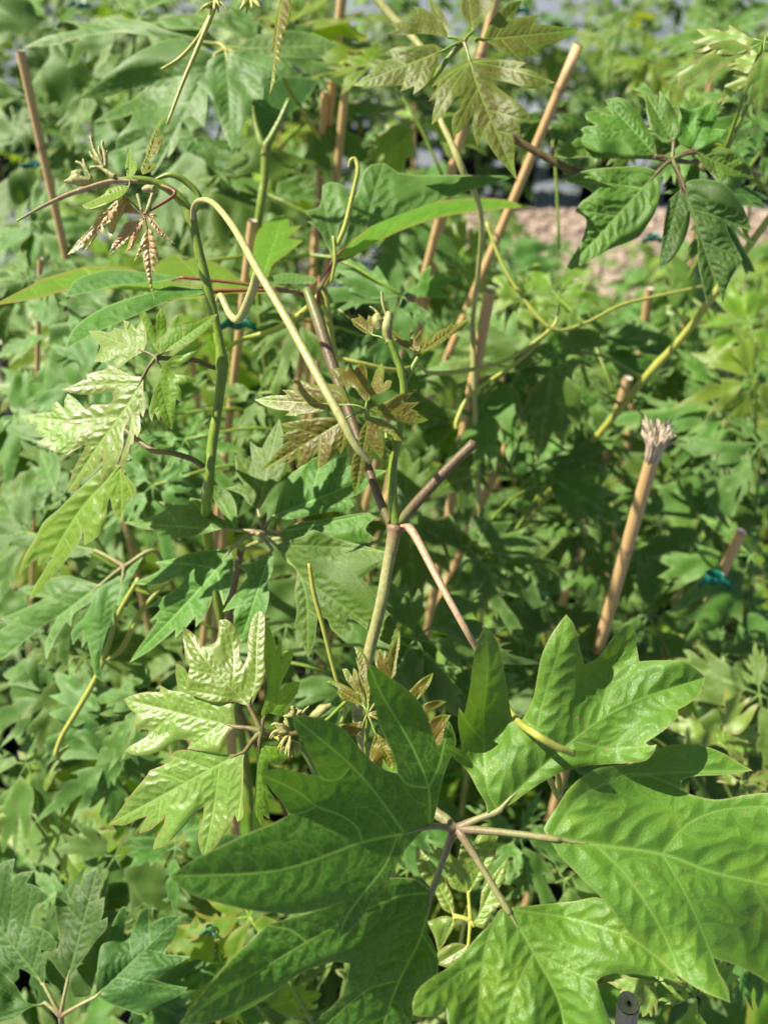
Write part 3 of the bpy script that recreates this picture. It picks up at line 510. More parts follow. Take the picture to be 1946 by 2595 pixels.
pb = plant('tall green stemmed vine at left with a curled reddish shoot tip and pale green leaves', -.13, .30)
dB = .37
tube('stem', [px_tube([(452, 1180, .50), (446, 1125, .44), (449, 1060, dB+.006), (459, 960, dB), (472, 870, dB), (480, 790, dB-.001), (466, 700, dB-.003), (446, 610, dB-.006), (428, 535, dB-.008), (412, 465, dB-.01), (385, 425, dB-.012), (345, 398, dB-.014), (295, 388, dB-.016), (235, 392, dB-.018)],
   [11, 11, 11, 11, 10.5, 11.5, 10.5, 10.5, 10, 10.5, 10.5, 9, 8, 5], seg=18, nodes=((.39, .28, .012), (.15, .2, .012), (.69, .3, .012))), stem_down(P(452*1.173, 1180*1.173, .50), pb, .003)], 'gstem', pb)
tube('tendril', [px_tube([(416, 475, .356), (418, 448, .352), (432, 433, .346), (462, 440, .338), (505, 492, .322), (555, 580, .302), (620, 690, .288), (680, 800, .276), (735, 900, .27), (768, 962, .27), (800, 1000, .272)], [5, 5, 5.5, 6.5, 7.5, 8.5, 9, 9.5, 9.5, 8.5, 5], seg=12, tips=(1, 0)),
   px_tube([(557, 585, .303), (545, 630, .312), (518, 688, .325), (498, 680, .33), (478, 640, .336), (470, 650, .34)], [9, 10, 9, 8, 7, 5], seg=10)], 'tendril', pb)
traced_leaf(pb, (1010, 655), .352, LL, (-22, 46), 'lime', [
 (lime1[0], dict(mat='under', n=(-10, 40), res=2.4, fold=.25)), (lime1[1], dict(n=(-25, 30), res=2.4)), (lime1[2], dict(mat='gloss', n=(-26, 44), quilt=.022, res=2.4, mid=[(830, 960), (620, 1250)], vw=1.1)), (lime1[3], dict(n=(15, 45), res=2.4, mid=[(1060, 900)]))],
 pet=[(478, 795, dB), (455, 792, dB-.002), (420, 778, dB-.008)], pr=5.5, pmat='bstem', prr=4, fold=.12, quilt=.015, droop=.12, wave=.02)
traced_leaf(pb, (775, 1090), .385, LL, (-15, 35), 'lime', [(lime2[0], dict(res=3.2))], pet=[(440, 1008, dB+.002), (415, 992, dB), (370, 978, dB), (325, 970, .375)], pr=6, pmat='bstem', fold=.08, quilt=.02)
traced_leaf(pb, (690, 30), .38, KK, (-28, 50), 'lime', [(lime3[0], dict(res=2.8, mid=[(400, 330)]))], fold=.10, quilt=.02, droop=.1, pmat='gstem')
# reddish young leaves hanging from the bent tip
rl = ["690,830 600,870 520,930 430,1000 380,1090 290,1200 180,1310 85,1435*! 200,1390 300,1300 400,1200v 330,1300 243,1425* 330,1330 430,1190v 460,1215* 500,1100v 520,1180 530,1275* 590,1180 620,1080 690,990 740,900",
 "860,1010 760,1000 650,990 480,950*! 560,940 640,900v 700,830* 740,880 780,930", "890,1050 800,1080 700,1100 640,1200 570,1310 515,1450*! 600,1380 700,1300 760,1230v 700,1420* 780,1350 830,1230 880,1150",
 "930,1160 890,1230 850,1330v 785,1515* 850,1430 870,1400v 900,1560 950,1750 1003,1925*! 985,1750 975,1590v 1020,1610* 1000,1470v 1055,1540* 1040,1400 1000,1250 980,1180", "940,1020 950,1110 1010,1180 1080,1240 1220,1322*! 1130,1230 1050,1130 990,1050v 1055,1035* 990,1000"]
traced_leaf_simple(pb, (890, 1005), .35, SH, (-10, 50), 'red', rl, res=1.6, pmat='redst', prr=2.4, pet=[(350, 400, .354), (378, 420, .352)], pr=3.5, fold=.14, quilt=.045, droop=.05, wave=.03)
traced_leaf_simple(pb, (760, 640), .352, SH, (-5, 20), 'lime', ["740,715 640,705 520,740 480,790* 380,850 243,912*! 290,950 400,955 560,880 690,790", "740,640 700,560 710,440 752,283*! 765,380 760,440 810,450* 830,530 790,600 780,645"], res=1.8, pmat='gstem', prr=2.5, fold=.15, quilt=.04)
traced_leaf_simple(pb, (860, 600), .353, SH, (0, 15), 'bronze', ["880,590 860,520 900,430 930,330 970,190 1040,60 1095,-20*! 1060,100 1020,200 1100,165* 1085,270 1060,350 960,420 930,470 1010,480* 1000,530 940,570"], res=1.6, pmat='gstem', prr=2.5, fold=.2, quilt=.08, wave=.05)
tube('shoot_tip', [px_tube([((150+x/4.1475)/1.173, (300+y/4.1475)/1.173, .35) for x, y in pts], r, seg=8, lump=.12) for pts, r in (
  ([(340, 660), (250, 655), (190, 640), (130, 655), (60, 660)], [7, 12, 14, 8, 2]), ([(250, 600), (180, 590), (140, 560)], [10, 12, 3]), ([(590, 620), (500, 560), (430, 515), (330, 520)], [7, 5, 4, 4]), ([(340, 620), (300, 560), (250, 490), (180, 455)], [3, 4, 4, 3]), ([(300, 540), (270, 480), (258, 430)], [3, 3.5, 3]),
  ([(480, 530), (430, 440), (370, 330), (335, 185)], [4, 6, 4, 3]), ([(490, 510), (490, 400), (462, 300), (460, 240)], [4, 5, 4, 3]), ([(440, 470), (370, 420), (325, 350)], [4, 4, 2.5]), ([(460, 450), (425, 350), (425, 290)], [3, 3, 2]), ([(480, 440), (495, 370), (515, 340)], [3, 3, 2]),
  ([(1000, 750), (950, 740), (880, 750)], [9, 9, 5]), ([(870, 970), (850, 880), (830, 800)], [4, 4, 4]), ([(930, 980), (960, 880), (990, 790)], [5, 4.5, 5]))], 'bud', pb)
tube('tendril', px_tube([(300, 392, .352), (240, 392, .35), (180, 410, .347), (150, 420, .345), (95, 445, .34), (37, 478, .335)], [4, 5, 5, 5, 3.5, 2], seg=10, nodes=((.42, .4, .03),), tips=(0, .8)), 'pink', pb)
tube('stem_branch', px_tube([(870, 600, 1), (940, 640, 1), (1060, 700, 1), (1200, 830, 1)], 1) if False else px_tube([(335, 388, .356), (370, 378, .355), (405, 395, .357), (432, 430, .359), (412, 470, .36)], [3, 6, 7, 6, 5], seg=10), 'gstem', pb)

pc = plant('vine with one glossy pale green leaf and one crumpled bronze leaf, lower left centre', -.02, .22)
dG = .325
traced_leaf(pc, (1140, 975), dG, G, (-12, 44), 'gloss', [
 (glossy[0], dict(res=2.2, n=(-14, 36), mid=[(1100, 620), (1110, 350)], veins=[[(1055, 800), (935, 680), (760, 490), (595, 245)], [(935, 680), (950, 480), (920, 300), (870, 200)], [(1000, 750), (850, 730), (640, 690)], [(850, 590), (720, 560), (640, 540)]])), (glossy[1], dict(res=2.2, mat='lime', n=(40, 30), dz=.002)), (glossy[2], dict(res=2.2, n=(-20, 42))), (glossy[3], dict(res=2.2, n=(-22, 50))), (glossy[4], dict(res=2.2, mat='lime', n=(35, 55)))],
 pet=[(690, 1570, dG+.01), (640, 1585, dG+.008), (600, 1590, dG+.004)], pr=7, pmat='bstem', prr=6, fold=.10, quilt=.019, droop=.06, wave=.02)
tube('stem', [px_tube([(600, 1590, dG+.004), (655, 1620, dG+.01), (690, 1690, dG+.02), (720, 1790, dG+.04), (740, 1880, dG+.07)], [6, 8, 9, 9.5, 9], seg=10, tips=(.6, 0)), stem_down(P(740*1.173, 1880*1.173, dG+.07), pc, .0026),
   px_tube([(635, 1600, dG+.008), (700, 1560, dG+.012), (770, 1500, dG+.02), (820, 1520, dG+.02), (822, 1490, dG+.018)], [4, 4, 4.5, 4, 4], seg=8)], 'gstem', pc)
traced_leaf_simple(pc, (770, 1030), .335, ZZ, (5, 25), 'bronze', zb, res=1.8, pmat='gstem', prr=3, pet=[(800, 1680, .35), (790, 1620, .34)], pr=4, fold=.22, quilt=.03, droop=.05, wave=.04)
def shag(pl, hub, d, tf, n, ln, r, mat, seed, spread=3.14, dirn=0, name='young_leaf'):
    rnd = random.Random(seed); gs = []
    c = P(tf[0]+hub[0]/tf[2], tf[1]+hub[1]/tf[2], d)
    for i in range(n):
        a = dirn+spread*(i/(n-1)-.5)+rnd.uniform(-.12, .12); l = ln*rnd.uniform(.6, 1.15)/FPX*d*1.173
        v = (RT*math.cos(a)+UPV*math.sin(a)-FWD*rnd.uniform(-.3, .5))*l; cv = UPV*rnd.uniform(-.1, .25)*l
        gs.append(tube_geo([c+v*.15, c+v*.5+cv, c+v*.8+cv, c+v], [r*.6, r*1.1, r*.8, r*.2], seg=6, sm=3, tips=(0, 1)))
    return tube(name, gs, mat, pl)
shag(pc, (1345, 985), .322, G, 15, 42, .0008, 'bud', 3, 2.6, 3.3); shag(pc, (1380, 870), .322, G, 9, 24, .0008, 'bud', 4, 2.6, 1.7)
shag(pc, (1340, 1040), .324, G, 14, 34, .0009, 'yten', 8, 3.4, 4.0)
tube('shoot_tip', [px_tube([(640, 1575, dG), (668, 1555, dG-.002), (694, 1535, dG-.003), (716, 1522, dG-.003)], [5, 6, 11, 4], seg=8, lump=.2), px_tube([(665, 1556, dG), (655, 1540, dG), (668, 1525, dG)], [4, 3, 1.5], seg=6)], 'bud', pc)
tube('tendril', px_tube([(668, 1218, .35), (678, 1280, .352), (697, 1350, .355), (722, 1450, .36), (745, 1530, .365), (738, 1560, .37)], [4, 5, 5, 4.5, 4.5, 4], seg=9, tips=(1, 0)), 'yten', pc)

pk = plant('vine with deep green sharply lobed leaves spread left of the cut stem stubs', -.06, .42)
dK = .405
traced_leaf(pk, (1345, 410), dK, KK, (-24, 34), 'mature', [(s, dict(o, res=3.2)) for s, o in mid], pet=[(455, 1150, dK+.02), (520, 1120, dK+.012), (600, 1110, dK+.008)] if False else [(520, 1190, dK+.05), (560, 1170, dK+.03), (620, 1160, dK+.01)], pr=5, pmat='tstem', prr=4.5, fold=.10, quilt=.018, droop=.12, wave=.03)
traced_leaf(pk, (555, 1150), dK+.004, DD, (-22, 34), 'mature', [(s, dict(o, res=3.2)) for s, o in midD], pmat='tstem', prr=4.5, fold=.10, quilt=.018, droop=.1, wave=.03)
traced_leaf(pk, (655, 592), .45, KK, (-18, 34), 'blue', [(s, dict(o, res=3.6)) for s, o in leftlow], pet=[(360, 1260, .47), (335, 1190, .455)], pr=5, pmat='tstem', prr=4.5, fold=.08, quilt=.015, droop=.1, wave=.03)
traced_leaf(pk, (170, 1775), dK+.004, MM, (-20, 34), 'mature', [(s, dict(o, res=3.2)) for s, o in midM], pmat='tstem', prr=4.5, fold=.10, quilt=.018, droop=.1, wave=.03)
tube('stem', [px_tube([(520, 1190, dK+.05), (500, 1300, dK+.07), (480, 1450, dK+.10)], 8, seg=9), stem_down(P(480*1.173, 1450*1.173, dK+.10), pk)], 'bstem', pk)
tube('tendril', [px_tube([(400, 1220, .46), (330, 1290, .455), (300, 1330, .45), (265, 1400, .45), (232, 1425, .45)], [5, 5, 6, 6, 4.5], seg=8), px_tube([(300, 1250, .44), (255, 1330, .445), (230, 1410, .45), (205, 1470, .45), (165, 1540, .45), (135, 1590, .45), (122, 1632, .45), (150, 1612, .455)], [5, 5.5, 6, 6, 6, 5.5, 5, 3], seg=8)], 'yten', pk)

pt = plant('vine at top centre with a bronze tinged leaf in front of the canes', .11, .45)
dT = .40
traced_leaf(pt, (1175, 295), dT, TT, (-6, 42), 'bronze', [(s, dict(o, res=2.6, mat='olive')) for s, o in top], pet=[(1000, 350, .45), (955, 250, .43), (975, 160, .415)] if False else [(900, 175, .43), (935, 170, .415), (965, 130, .405)], pr=6, pmat='gstem', prr=4, fold=.12, quilt=.014, droop=.10, wave=.02)
traced_leaf(pt, (-100, 240), dT, RR, (14, 38), 'olive', [(topR[0][0], dict(res=2.6))], pmat='gstem', prr=4, fold=.12, quilt=.014, droop=.1)
tube('stem', [px_tube([(800, -20, .46), (850, 40, .46), (890, 80, .458), (930, 130, .455), (960, 190, .455), (950, 250, .45), (975, 310, .448), (1000, 370, .45), (1040, 480, .47), (1020, 700, .53)], [9, 9, 8, 7, 7, 6.5, 7, 7.5, 6, 5], seg=10, tips=(0, 0)), stem_down(P(1020*1.173, 700*1.173, .53), pt)], 'tendril', pt)
tube('stem_branch', px_tube([(1060, 270, .45), (1110, 300, .45), (1180, 340, .452), (1250, 372, .455), (1400, 400, .47)], [7, 8, 8, 8, 6], seg=9), 'bstem', pt)

pr_ = plant('vine on the right with a large dark green drooping leaf above the gravel', .26, .50)
dR = .42
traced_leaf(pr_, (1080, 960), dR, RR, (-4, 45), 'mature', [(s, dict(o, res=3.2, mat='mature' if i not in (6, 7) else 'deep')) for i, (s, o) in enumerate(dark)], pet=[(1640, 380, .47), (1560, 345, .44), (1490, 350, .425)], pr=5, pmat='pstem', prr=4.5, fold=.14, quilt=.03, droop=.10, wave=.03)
tube('stem', [px_tube([(1680, 445, .50), (1560, 610, .52), (1480, 720, .55), (1390, 820, .58), (1300, 930, .62), (1200, 1050, .66), (1128, 1140, .69)], [8, 8, 8, 8, 7.5, 7, 6.5], seg=9, nodes=((.45, .3, .02), (.75, .3, .02))), stem_down(P(1128*1.173, 1140*1.173, .69), pr_)], 'yten', pr_)
tube('tendril', [px_tube([(1050, 480, .5), (1080, 560, .5), (1120, 630, .5), (1190, 710, .5), (1260, 700, .51), (1340, 660, .53), (1420, 640, .54), (1520, 618, .55)], [3.5, 4, 4, 5, 4, 4, 3.5, 3], seg=8), px_tube([(1208, 655, .5), (1204, 680, .5), (1188, 712, .5), (1100, 775, .495), (1010, 800, .48), (930, 806, .47), (905, 790, .46), (850, 800, .44), (780, 785, .43), (720, 770, .43)], [2, 3, 4, 4, 5, 5, 3, 5, 5, 3], seg=8),
   px_tube([(1185, 715, .5), (1120, 780, .5), (1020, 850, .5), (990, 900, .5), (985, 925, .5), (995, 920, .5)], [4, 4, 4, 5, 4, 2], seg=8)], 'yten', pr_)

pl_ = plant('vine in the bottom left corner with a deep green leaf of broad toothed leaflets', -.16, .10)
dL = .40
traced_leaf(pl_, (320, 1400), dL, BL, (-8, 38), 'deep', [(s, dict(o, res=3.0)) for s, o in blow], pet=[(160, 2290, .45), (140, 2240, .415)], pr=6, pmat='tstem', prr=4.5, fold=.10, quilt=.018, droop=.10, wave=.03)
tube('stem', [stem_down(P(160*1.173, 2290*1.173, .45), pl_)], 'bstem', pl_)

pu = plant('vine in the top left with large pale bluish green leaves, out of focus', -.14, .62)
dU = .53
traced_leaf(pu, (1190, 262), dU, UU, (-4, 38), 'blue', [(s, dict(o, res=4.5)) for s, o in blur], pet=[(690, 300, .60), (630, 200, .56), (590, 140, .535)], pr=5, pmat='yten', prr=4.5, fold=.10, quilt=.015, droop=.10, wave=.03)
traced_leaf(pu, (1385, 815), .52, UU, (20, 20), 'deep', [(s, dict(o, res=4.5)) for s, o in shady], pmat='bstem', prr=6, fold=.2)
tube('stem', [px_tube([(575, 310, .52), (572, 380, .525), (560, 470, .53), (550, 560, .55)], [11, 9.5, 9, 8], seg=9, tips=(.5, 0)), px_tube([(545, 230, .52), (555, 275, .52), (572, 315, .52), (600, 270, .52), (625, 215, .52)], [5, 6, 9, 6, 5], seg=8), stem_down(P(550*1.173, 560*1.173, .55), pu)], 'gstem', pu)
tube('tendril', [px_tube([(468, -20, .37), (462, 20, .37), (425, 110, .37), (395, 180, .37), (362, 268, .37)], [5, 5.5, 5, 4, 3], seg=9), px_tube([(462, 20, .37), (430, 80, .375), (390, 125, .38), (350, 150, .38)], [5, 4.5, 4, 3], seg=8)], 'yten', pu)
shag(pu, (1130, 5), .37, UU, 9, 34, .0008, 'yten', 5, 2.4, 4.4); shag(pu, (1320, -20), .37, UU, 7, 38, .0008, 'yten', 6, 1.4, 4.7)
traced_leaf_simple(pu, (1490, -20), .37, UU, (0, 20), 'bronze', ["1480,-40 1460,60 1440,160 1420,290* 1440,260 1430,380 1415,505*! 1450,420 1455,330 1475,325* 1480,230 1510,140 1530,60 1520,-30"], res=2.2, pmat='gstem', prr=3, fold=.25, quilt=.05)

ps = plant('vine behind the tendril, leaves seen edge on glowing yellow green on red stalks', .02, .50)
dS = .415
traced_leaf(ps, (640, 630), dS, DD, (-5, 62), 'under', [(s, dict(o, res=2.8, n=(0, 8) if o.get('mat') != 'under' else (0, -5))) for s, o in side], pmat='redst', prr=4, pet=[(690, 660, dS+.02), (660, 640, dS+.005)], pr=5, fold=.1, quilt=.02, droop=.0, wave=.02)
traced_leaf(ps, (690, 625), dS+.005, DD, (5, 45), 'blue', [(side2[0][0], dict(res=2.8, mat='blue', n=(0, 40))), (side2[1][0], dict(res=2.8, mat='under', n=(0, 0))), (side2[2][0], dict(res=2.8, mat='blue', n=(0, 20), dz=.02))], pmat='redst', prr=4.5, pet=[(690, 660, dS+.02), (688, 640, dS+.008)], pr=5, fold=.08, quilt=.02, droop=.05, wave=.02)
tube('stem', [px_tube([(725, 570, dS+.012), (700, 620, dS+.015), (665, 665, dS+.02), (600, 710, dS+.03), (520, 735, dS+.03), (482, 760, dS)], [5, 6, 6.5, 6.5, 5, 4], seg=9), stem_down(P(700*1.173, 625*1.173, dS+.015), ps)], 'yten', ps)
tube('tendril', px_tube([(716, 610, dS), (724, 560, dS-.004), (720, 510, dS-.006)], [3.5, 4, 3], seg=8), 'yten', ps)
tube('tendril', px_tube([(728, 530, dS-.004), (745, 490, dS-.006), (762, 420, dS-.008), (773, 370, dS-.01), (768, 345, dS-.01), (758, 346, dS-.01), (753, 362, dS-.009)], [5.5, 5.5, 5, 5, 4.5, 4, 2.5], seg=9), 'yten', ps)

pw = plant('vine with small shiny yellow green leaves seen in a gap of the big leaf', .07, .13)
traced_leaf_simple(pw, (1460, 1535), .375, H1, (-10, 36), 'gloss', wb, res=2.6, pmat='yten', prr=4.5, pet=[(990, 2060, .42), (1010, 1960, .39)], pr=4.5, fold=.12, quilt=.03, droop=.08)
tube('stem', [px_tube([(930, 2062, .39), (990, 2060, .42), (1020, 2062, .44)], 4.5), stem_down(P(990*1.173, 2060*1.173, .42), pw)], 'yten', pw)
# ------------------------------------------------------------------ ground
def sheet(name, x0, x1, y0, y1, z, mat):
    me = mesh_from(name, [(x0, y0, z), (x1, y0, z), (x1, y1, z), (x0, y1, z)], [(0, 1, 2, 3)], smooth=False)
    return tag(link(name, me, M[mat]), kind='structure')
sheet('ground', -150, 150, -60, 240, 0, 'fabric')
sheet('gravel_path', .1, 30, 3.0, 4.9, .004, 'gravelbed')
rs = random.Random(11); V, F = [], []
for i in range(2600):
    x, y, s = rs.uniform(.15, 4.2), rs.uniform(3.05, 4.85), rs.uniform(.012, .032)
    bm = bmesh.new(); bmesh.ops.create_icosphere(bm, subdivisions=1, radius=s)
    rm = Matrix.Rotation(rs.uniform(0, 6), 3, 'Z'); sc = (rs.uniform(.8, 1.5), rs.uniform(.7, 1.1), rs.uniform(.5, .8))
    o = len(V)
    for v in bm.verts: V.append(tuple(rm @ Vector((v.co.x*sc[0]*rs.uniform(.88, 1.12), v.co.y*sc[1], v.co.z*sc[2]))+Vector((x, y, .004+s*.35))))
    for f in bm.faces: F.append(tuple(v.index+o for v in f.verts))
    bm.free()
tag(link('gravel', mesh_from('gravel', V, F, smooth=False), M['stone']), kind='stuff')

# ------------------------------------------------------------------ pots
def pot_mesh():
    prof = [(.0, .004), (.085, .004), (.088, .0), (.105, .25), (.112, .25), (.113, .28), (.104, .28), (.101, .262)]; seg = 28; v, f = [], []
    for r, z in prof:
        for k in range(seg): v.append((r*math.cos(6.28319*k/seg), r*math.sin(6.28319*k/seg), z))
    for i in range(len(prof)-1):
        for k in range(seg): k2 = (k+1) % seg; f.append((i*seg+k, i*seg+k2, (i+1)*seg+k2, (i+1)*seg+k))
    return mesh_from('nursery_pot', v, f)
def soil_mesh():
    bm = bmesh.new(); bmesh.ops.create_circle(bm, cap_ends=True, segments=24, radius=.102); bmesh.ops.subdivide_edges(bm, edges=bm.edges, cuts=1)
    bmesh.ops.poke(bm, faces=bm.faces)
    for v in bm.verts: v.co.z += .264+rs.uniform(-.004, .006)
    me = bpy.data.meshes.new('soil'); bm.to_mesh(me); bm.free(); return me
PM, SM = pot_mesh(), soil_mesh()
def pot(x, y, n=[0]):
    o = bpy.data.objects.new('nursery_pot', PM); C.objects.link(o); o.location = (x, y, .004)
    if not PM.materials: PM.materials.append(M['pot']); SM.materials.append(M['soil'])
    tag(o, 'round black plastic nursery pot holding a vine and its cane', 'plant pot', 'black nursery pots under the vines')
    s = bpy.data.objects.new('soil', SM); C.objects.link(s); s.parent = o; n[0] += 1
for pl in (pa, pb, pc, pk, pt, pr_, pl_, pu, ps, pw): pot(pl.location.x, pl.location.y)

# ------------------------------------------------------------------ bamboo canes
def cane_geo(a, b, r, seg=12):
    n = max(4, int((a-b).length/.03)); pts = [b.lerp(a, i/n) for i in range(n+1)]; rr = []
    ph = rs.uniform(0, .2)
    for p in pts: rr.append(r*(1+.02*math.sin(p.z*40)))
    v, f, at = [], [], []; ax = (a-b).normalized(); s = ax.orthogonal().normalized(); t = ax.cross(s)
    zs = []; L = (a-b).length; k = 0.0; nodes = []; x = ph
    while x < L: nodes.append(x); x += rs.uniform(.15, .22)
    hs = sorted(set([0, L]+[max(0, min(L, nn+d)) for nn in nodes for d in (-.006, -.002, -.0008, .0008, .002, .006)]+[L*i/12 for i in range(13)]))
    for h in hs:
        e = sum(math.exp(-((h-nn)/.0016)**2) for nn in nodes)
        for q in range(seg):
            th = 6.28319*q/seg; v.append(b+ax*h+(s*math.cos(th)+t*math.sin(th))*r*(1+.10*e)*(1-.06*h/L)); at.append(min(1, e*.8))
    m = len(hs)
    for i in range(m-1):
        for q in range(seg): q2 = (q+1) % seg; f.append((i*seg+q, i*seg+q2, (i+1)*seg+q2, (i+1)*seg+q))
    return v, f, at, s, t, ax
def cane(label, p1, p2, wpx, d, mat='cane', cap=True, fray=False, top_out=0):
    """p1 upper pixel, p2 lower pixel on the cane (displayed px), wpx width in displayed px, d depth of the upper point"""
    A = P(p1[0]*1.173, p1[1]*1.173, d); r2 = ray(p2[0]*1.173, p2[1]*1.173); B = CAM+r2*(A.y-CAM.y)/r2.y
    ax = (B-A).normalized(); A = A-ax*top_out; k = (A.z-.02)/-ax.z if ax.z < -.1 else 1.0; b = A+ax*min(k, 2.2); r = wpx/2*1.173/FPX*d
    v, f, at, s, t, ax = cane_geo(A, b, r); root = bpy.data.objects.new('bamboo_cane', mesh_from('bamboo_cane', v, f, {'tip': at})); C.objects.link(root)
    root.data.materials.append(M[mat]); tag(root, label, 'bamboo cane', 'bamboo canes staking the vines')
    if cap:
        cv = [A+ax*(-.001)]+[A+ax*.0008+(s*math.cos(6.28319*q/12)+t*math.sin(6.28319*q/12))*r*.95*rs.uniform(.93, 1.0) for q in range(12)]
        link('cut_end', mesh_from('cut_end', cv, [(0, q+1, (q+1) % 12+1) for q in range(12)], smooth=False), M['cutend'], root)
    if fray:
        gs = []
        for i in range(64):
            th = rs.uniform(0, 6.28); q = math.sqrt(rs.uniform(.1, 1)); o = (s*math.cos(th)+t*math.sin(th)); l = rs.uniform(.017, .030)
            p0 = A-ax*.002+o*r*.85*q; p1_ = p0+ax*l*.6+o*r*q*.35; p2_ = p0+ax*l+o*r*q*rs.uniform(.6, 2.0)+Vector((rs.uniform(-1, 1), rs.uniform(-1, 1), 0))*.003
            gs.append(tube_geo([p0, p1_, p2_], [.0011, .0009, .0005], seg=5, sm=2))
        tube('frayed_end', gs, 'fray', root)
    return root
cane('tan bamboo cane with a frayed, splayed top at right centre', (1408, 990), (1290, 1410), 32, .50, fray=True, cap=False)
cane('long pale bamboo cane leaning right in the top right, behind the bronze leaf tip', (1249, 97), (1100, 452), 23, .57)
cane('bamboo cane with a clean pale cut top right of the young shoot tip', (1058, 628), (985, 1025), 27, .52)
cane('bamboo cane rising out of the top edge just left of centre', (742, -30), (712, 235), 23, .64)
cane('thin short-topped bamboo cane right of the one leaving the top edge', (749, 168), (733, 325), 20, .66)
cane('thin bamboo cane with white cut top left of the one leaving the top edge', (702, 200), (694, 330), 18, .68)
cane('bamboo cane behind the arching tendril, carrying a green tie', (546, 478), (480, 1040), 22, .52)
cane('bamboo cane glimpsed under the glossy pale leaf', (496, 1500), (510, 1810), 24, .50)
cane('grey brown cane at far left with a tan side facing the sun', (45, 112), (148, 575), 20, .55, 'cane')
cane('dark weathered cane low on the left edge', (0, 740), (62, 1092), 24, .72, 'oldcane')
cane('bamboo cane behind the bronze top leaf, down to the edge-on leaf', (1076, -20), (978, 360), 24, .56)
cane('bamboo cane seen below the edge-on leaf tip, left of the cut-topped cane', (985, 330), (932, 590), 20, .66)
cane('short piece of bamboo cane between leaves right of the cut stub', (1150, 830), (1092, 965), 23, .58)
cane('pinkish tan cane at lower right with a green tie round it', (1600, 1150), (1535, 1290), 24, .585)
cane('short cane top poking up beyond the right hand stem', (1402, 625), (1388, 725), 20, .75)
cane('cane end just visible left of the frayed cane', (1355, 818), (1340, 870), 22, .68)
cane('reddish brown cane crossing behind the long right hand stem', (1500, 1130), (1470, 1260), 14, .95)
cane('weathered grey cane stub with a hole at the bottom right edge', (1357, 2168), (1340, 2300), 50, .29, 'greycane')
cane('brown cane low behind the dark central leaf', (488, 1090), (476, 1230), 20, .60)
cane('slim cane between the two left-hand vines', (88, 560), (75, 1060), 12, .6)
cane('thin cane at right in the far row', (1535, 165), (1525, 260), 16, 1.2)

# ------------------------------------------------------------------ green ties
for o in list(C.objects):
    if o.name.startswith('bamboo_cane') and o.get('label', '').startswith('weathered grey'):
        ce = o.children[0].data; c0 = Vector(ce.vertices[0].co); ce.materials.clear(); ce.materials.append(M['cutend'])
        link('hole', mesh_from('hole', [c0+Vector((.0008*math.cos(k), .001*math.sin(k), .0012)) for k in np.linspace(0, 5.5, 8)], [tuple(range(8))], smooth=False), M['pot'], o)  # flat black disc painting the dark inside of the hole
def tie(label, px, py, d, w, tilt=0, sd=0):
    c = P(px*1.173, py*1.173, d); s = 1.173/FPX*d; r = random.Random(sd); gs = []; R0 = w*.24*s; hh = w*.13*s
    v, f, a = [], [], []; seg = 20
    for i in range(seg):
        th = 6.28319*i/seg; e = 1+.25*math.cos(2*th)
        for z in (-hh, hh*.0, hh): v.append(c+Vector((math.cos(th)*R0*e, math.sin(th)*R0, z*(1+.2*math.sin(th*3))+math.cos(th)*R0*tilt))); a.append(0)
    for i in range(seg):
        j = (i+1) % seg; f += [(i*3, j*3, j*3+1, i*3+1), (i*3+1, j*3+1, j*3+2, i*3+2)]
    gs.append((v, f, a))
    for sgn in (-1, 1):
        v, f, a = [], [], []
        for k in range(6):
            u = k/5; x = sgn*(R0*.6+w*.42*s*u); zz = math.sin(u*3+sd)*hh*.5+sgn*u*tilt*R0; yy = -R0*.9-.004*u*math.sin(u*2.5)
            for z in (-hh, hh): v.append(c+Vector((x, yy, zz+z*(1-.25*u)))); a.append(0)
        for k in range(5): f.append((2*k, 2*k+1, 2*k+3, 2*k+2))
        gs.append((v, f, a))
    v, f, a = join_geo(gs); me = mesh_from('plant_tie', v, f); o = link('plant_tie', me, M['tie'])
    sol = o.modifiers.new('t', 'SOLIDIFY'); sol.thickness = .0005
    return tag(o, label, 'plant tie', 'green plant ties')
tie('dark green tie just behind the tendril loop, left of centre', 515, 695, .505, 75, .1, 1)
tie('green tie round the pinkish cane at lower right', 1541, 1247, .575, 70, -.1, 2)
tie('small turquoise tie under the dark drooping leaf', 1408, 512, .85, 46, .2, 3)
tie('turquoise tie on the left edge cane beside the pale stem', 72, 354, .66, 38, .2, 4)
tie('dark green tie low at left under the curled tendril', 178, 1632, .62, 52, -.3, 5)
tie('small turquoise tie at the bottom beneath the big leaf', 455, 2006, .46, 34, -.4, 6)
tie('turquoise tie near the top edge at left', 175, 12, .95, 46, .1, 7)
tie('turquoise tie near the top edge behind the bronze leaf', 1118, 22, .9, 42, .2, 8)
tie('teal tie glimpsed beside the dark stub of cane at right', 1150, 1275, .8, 60, .1, 9)

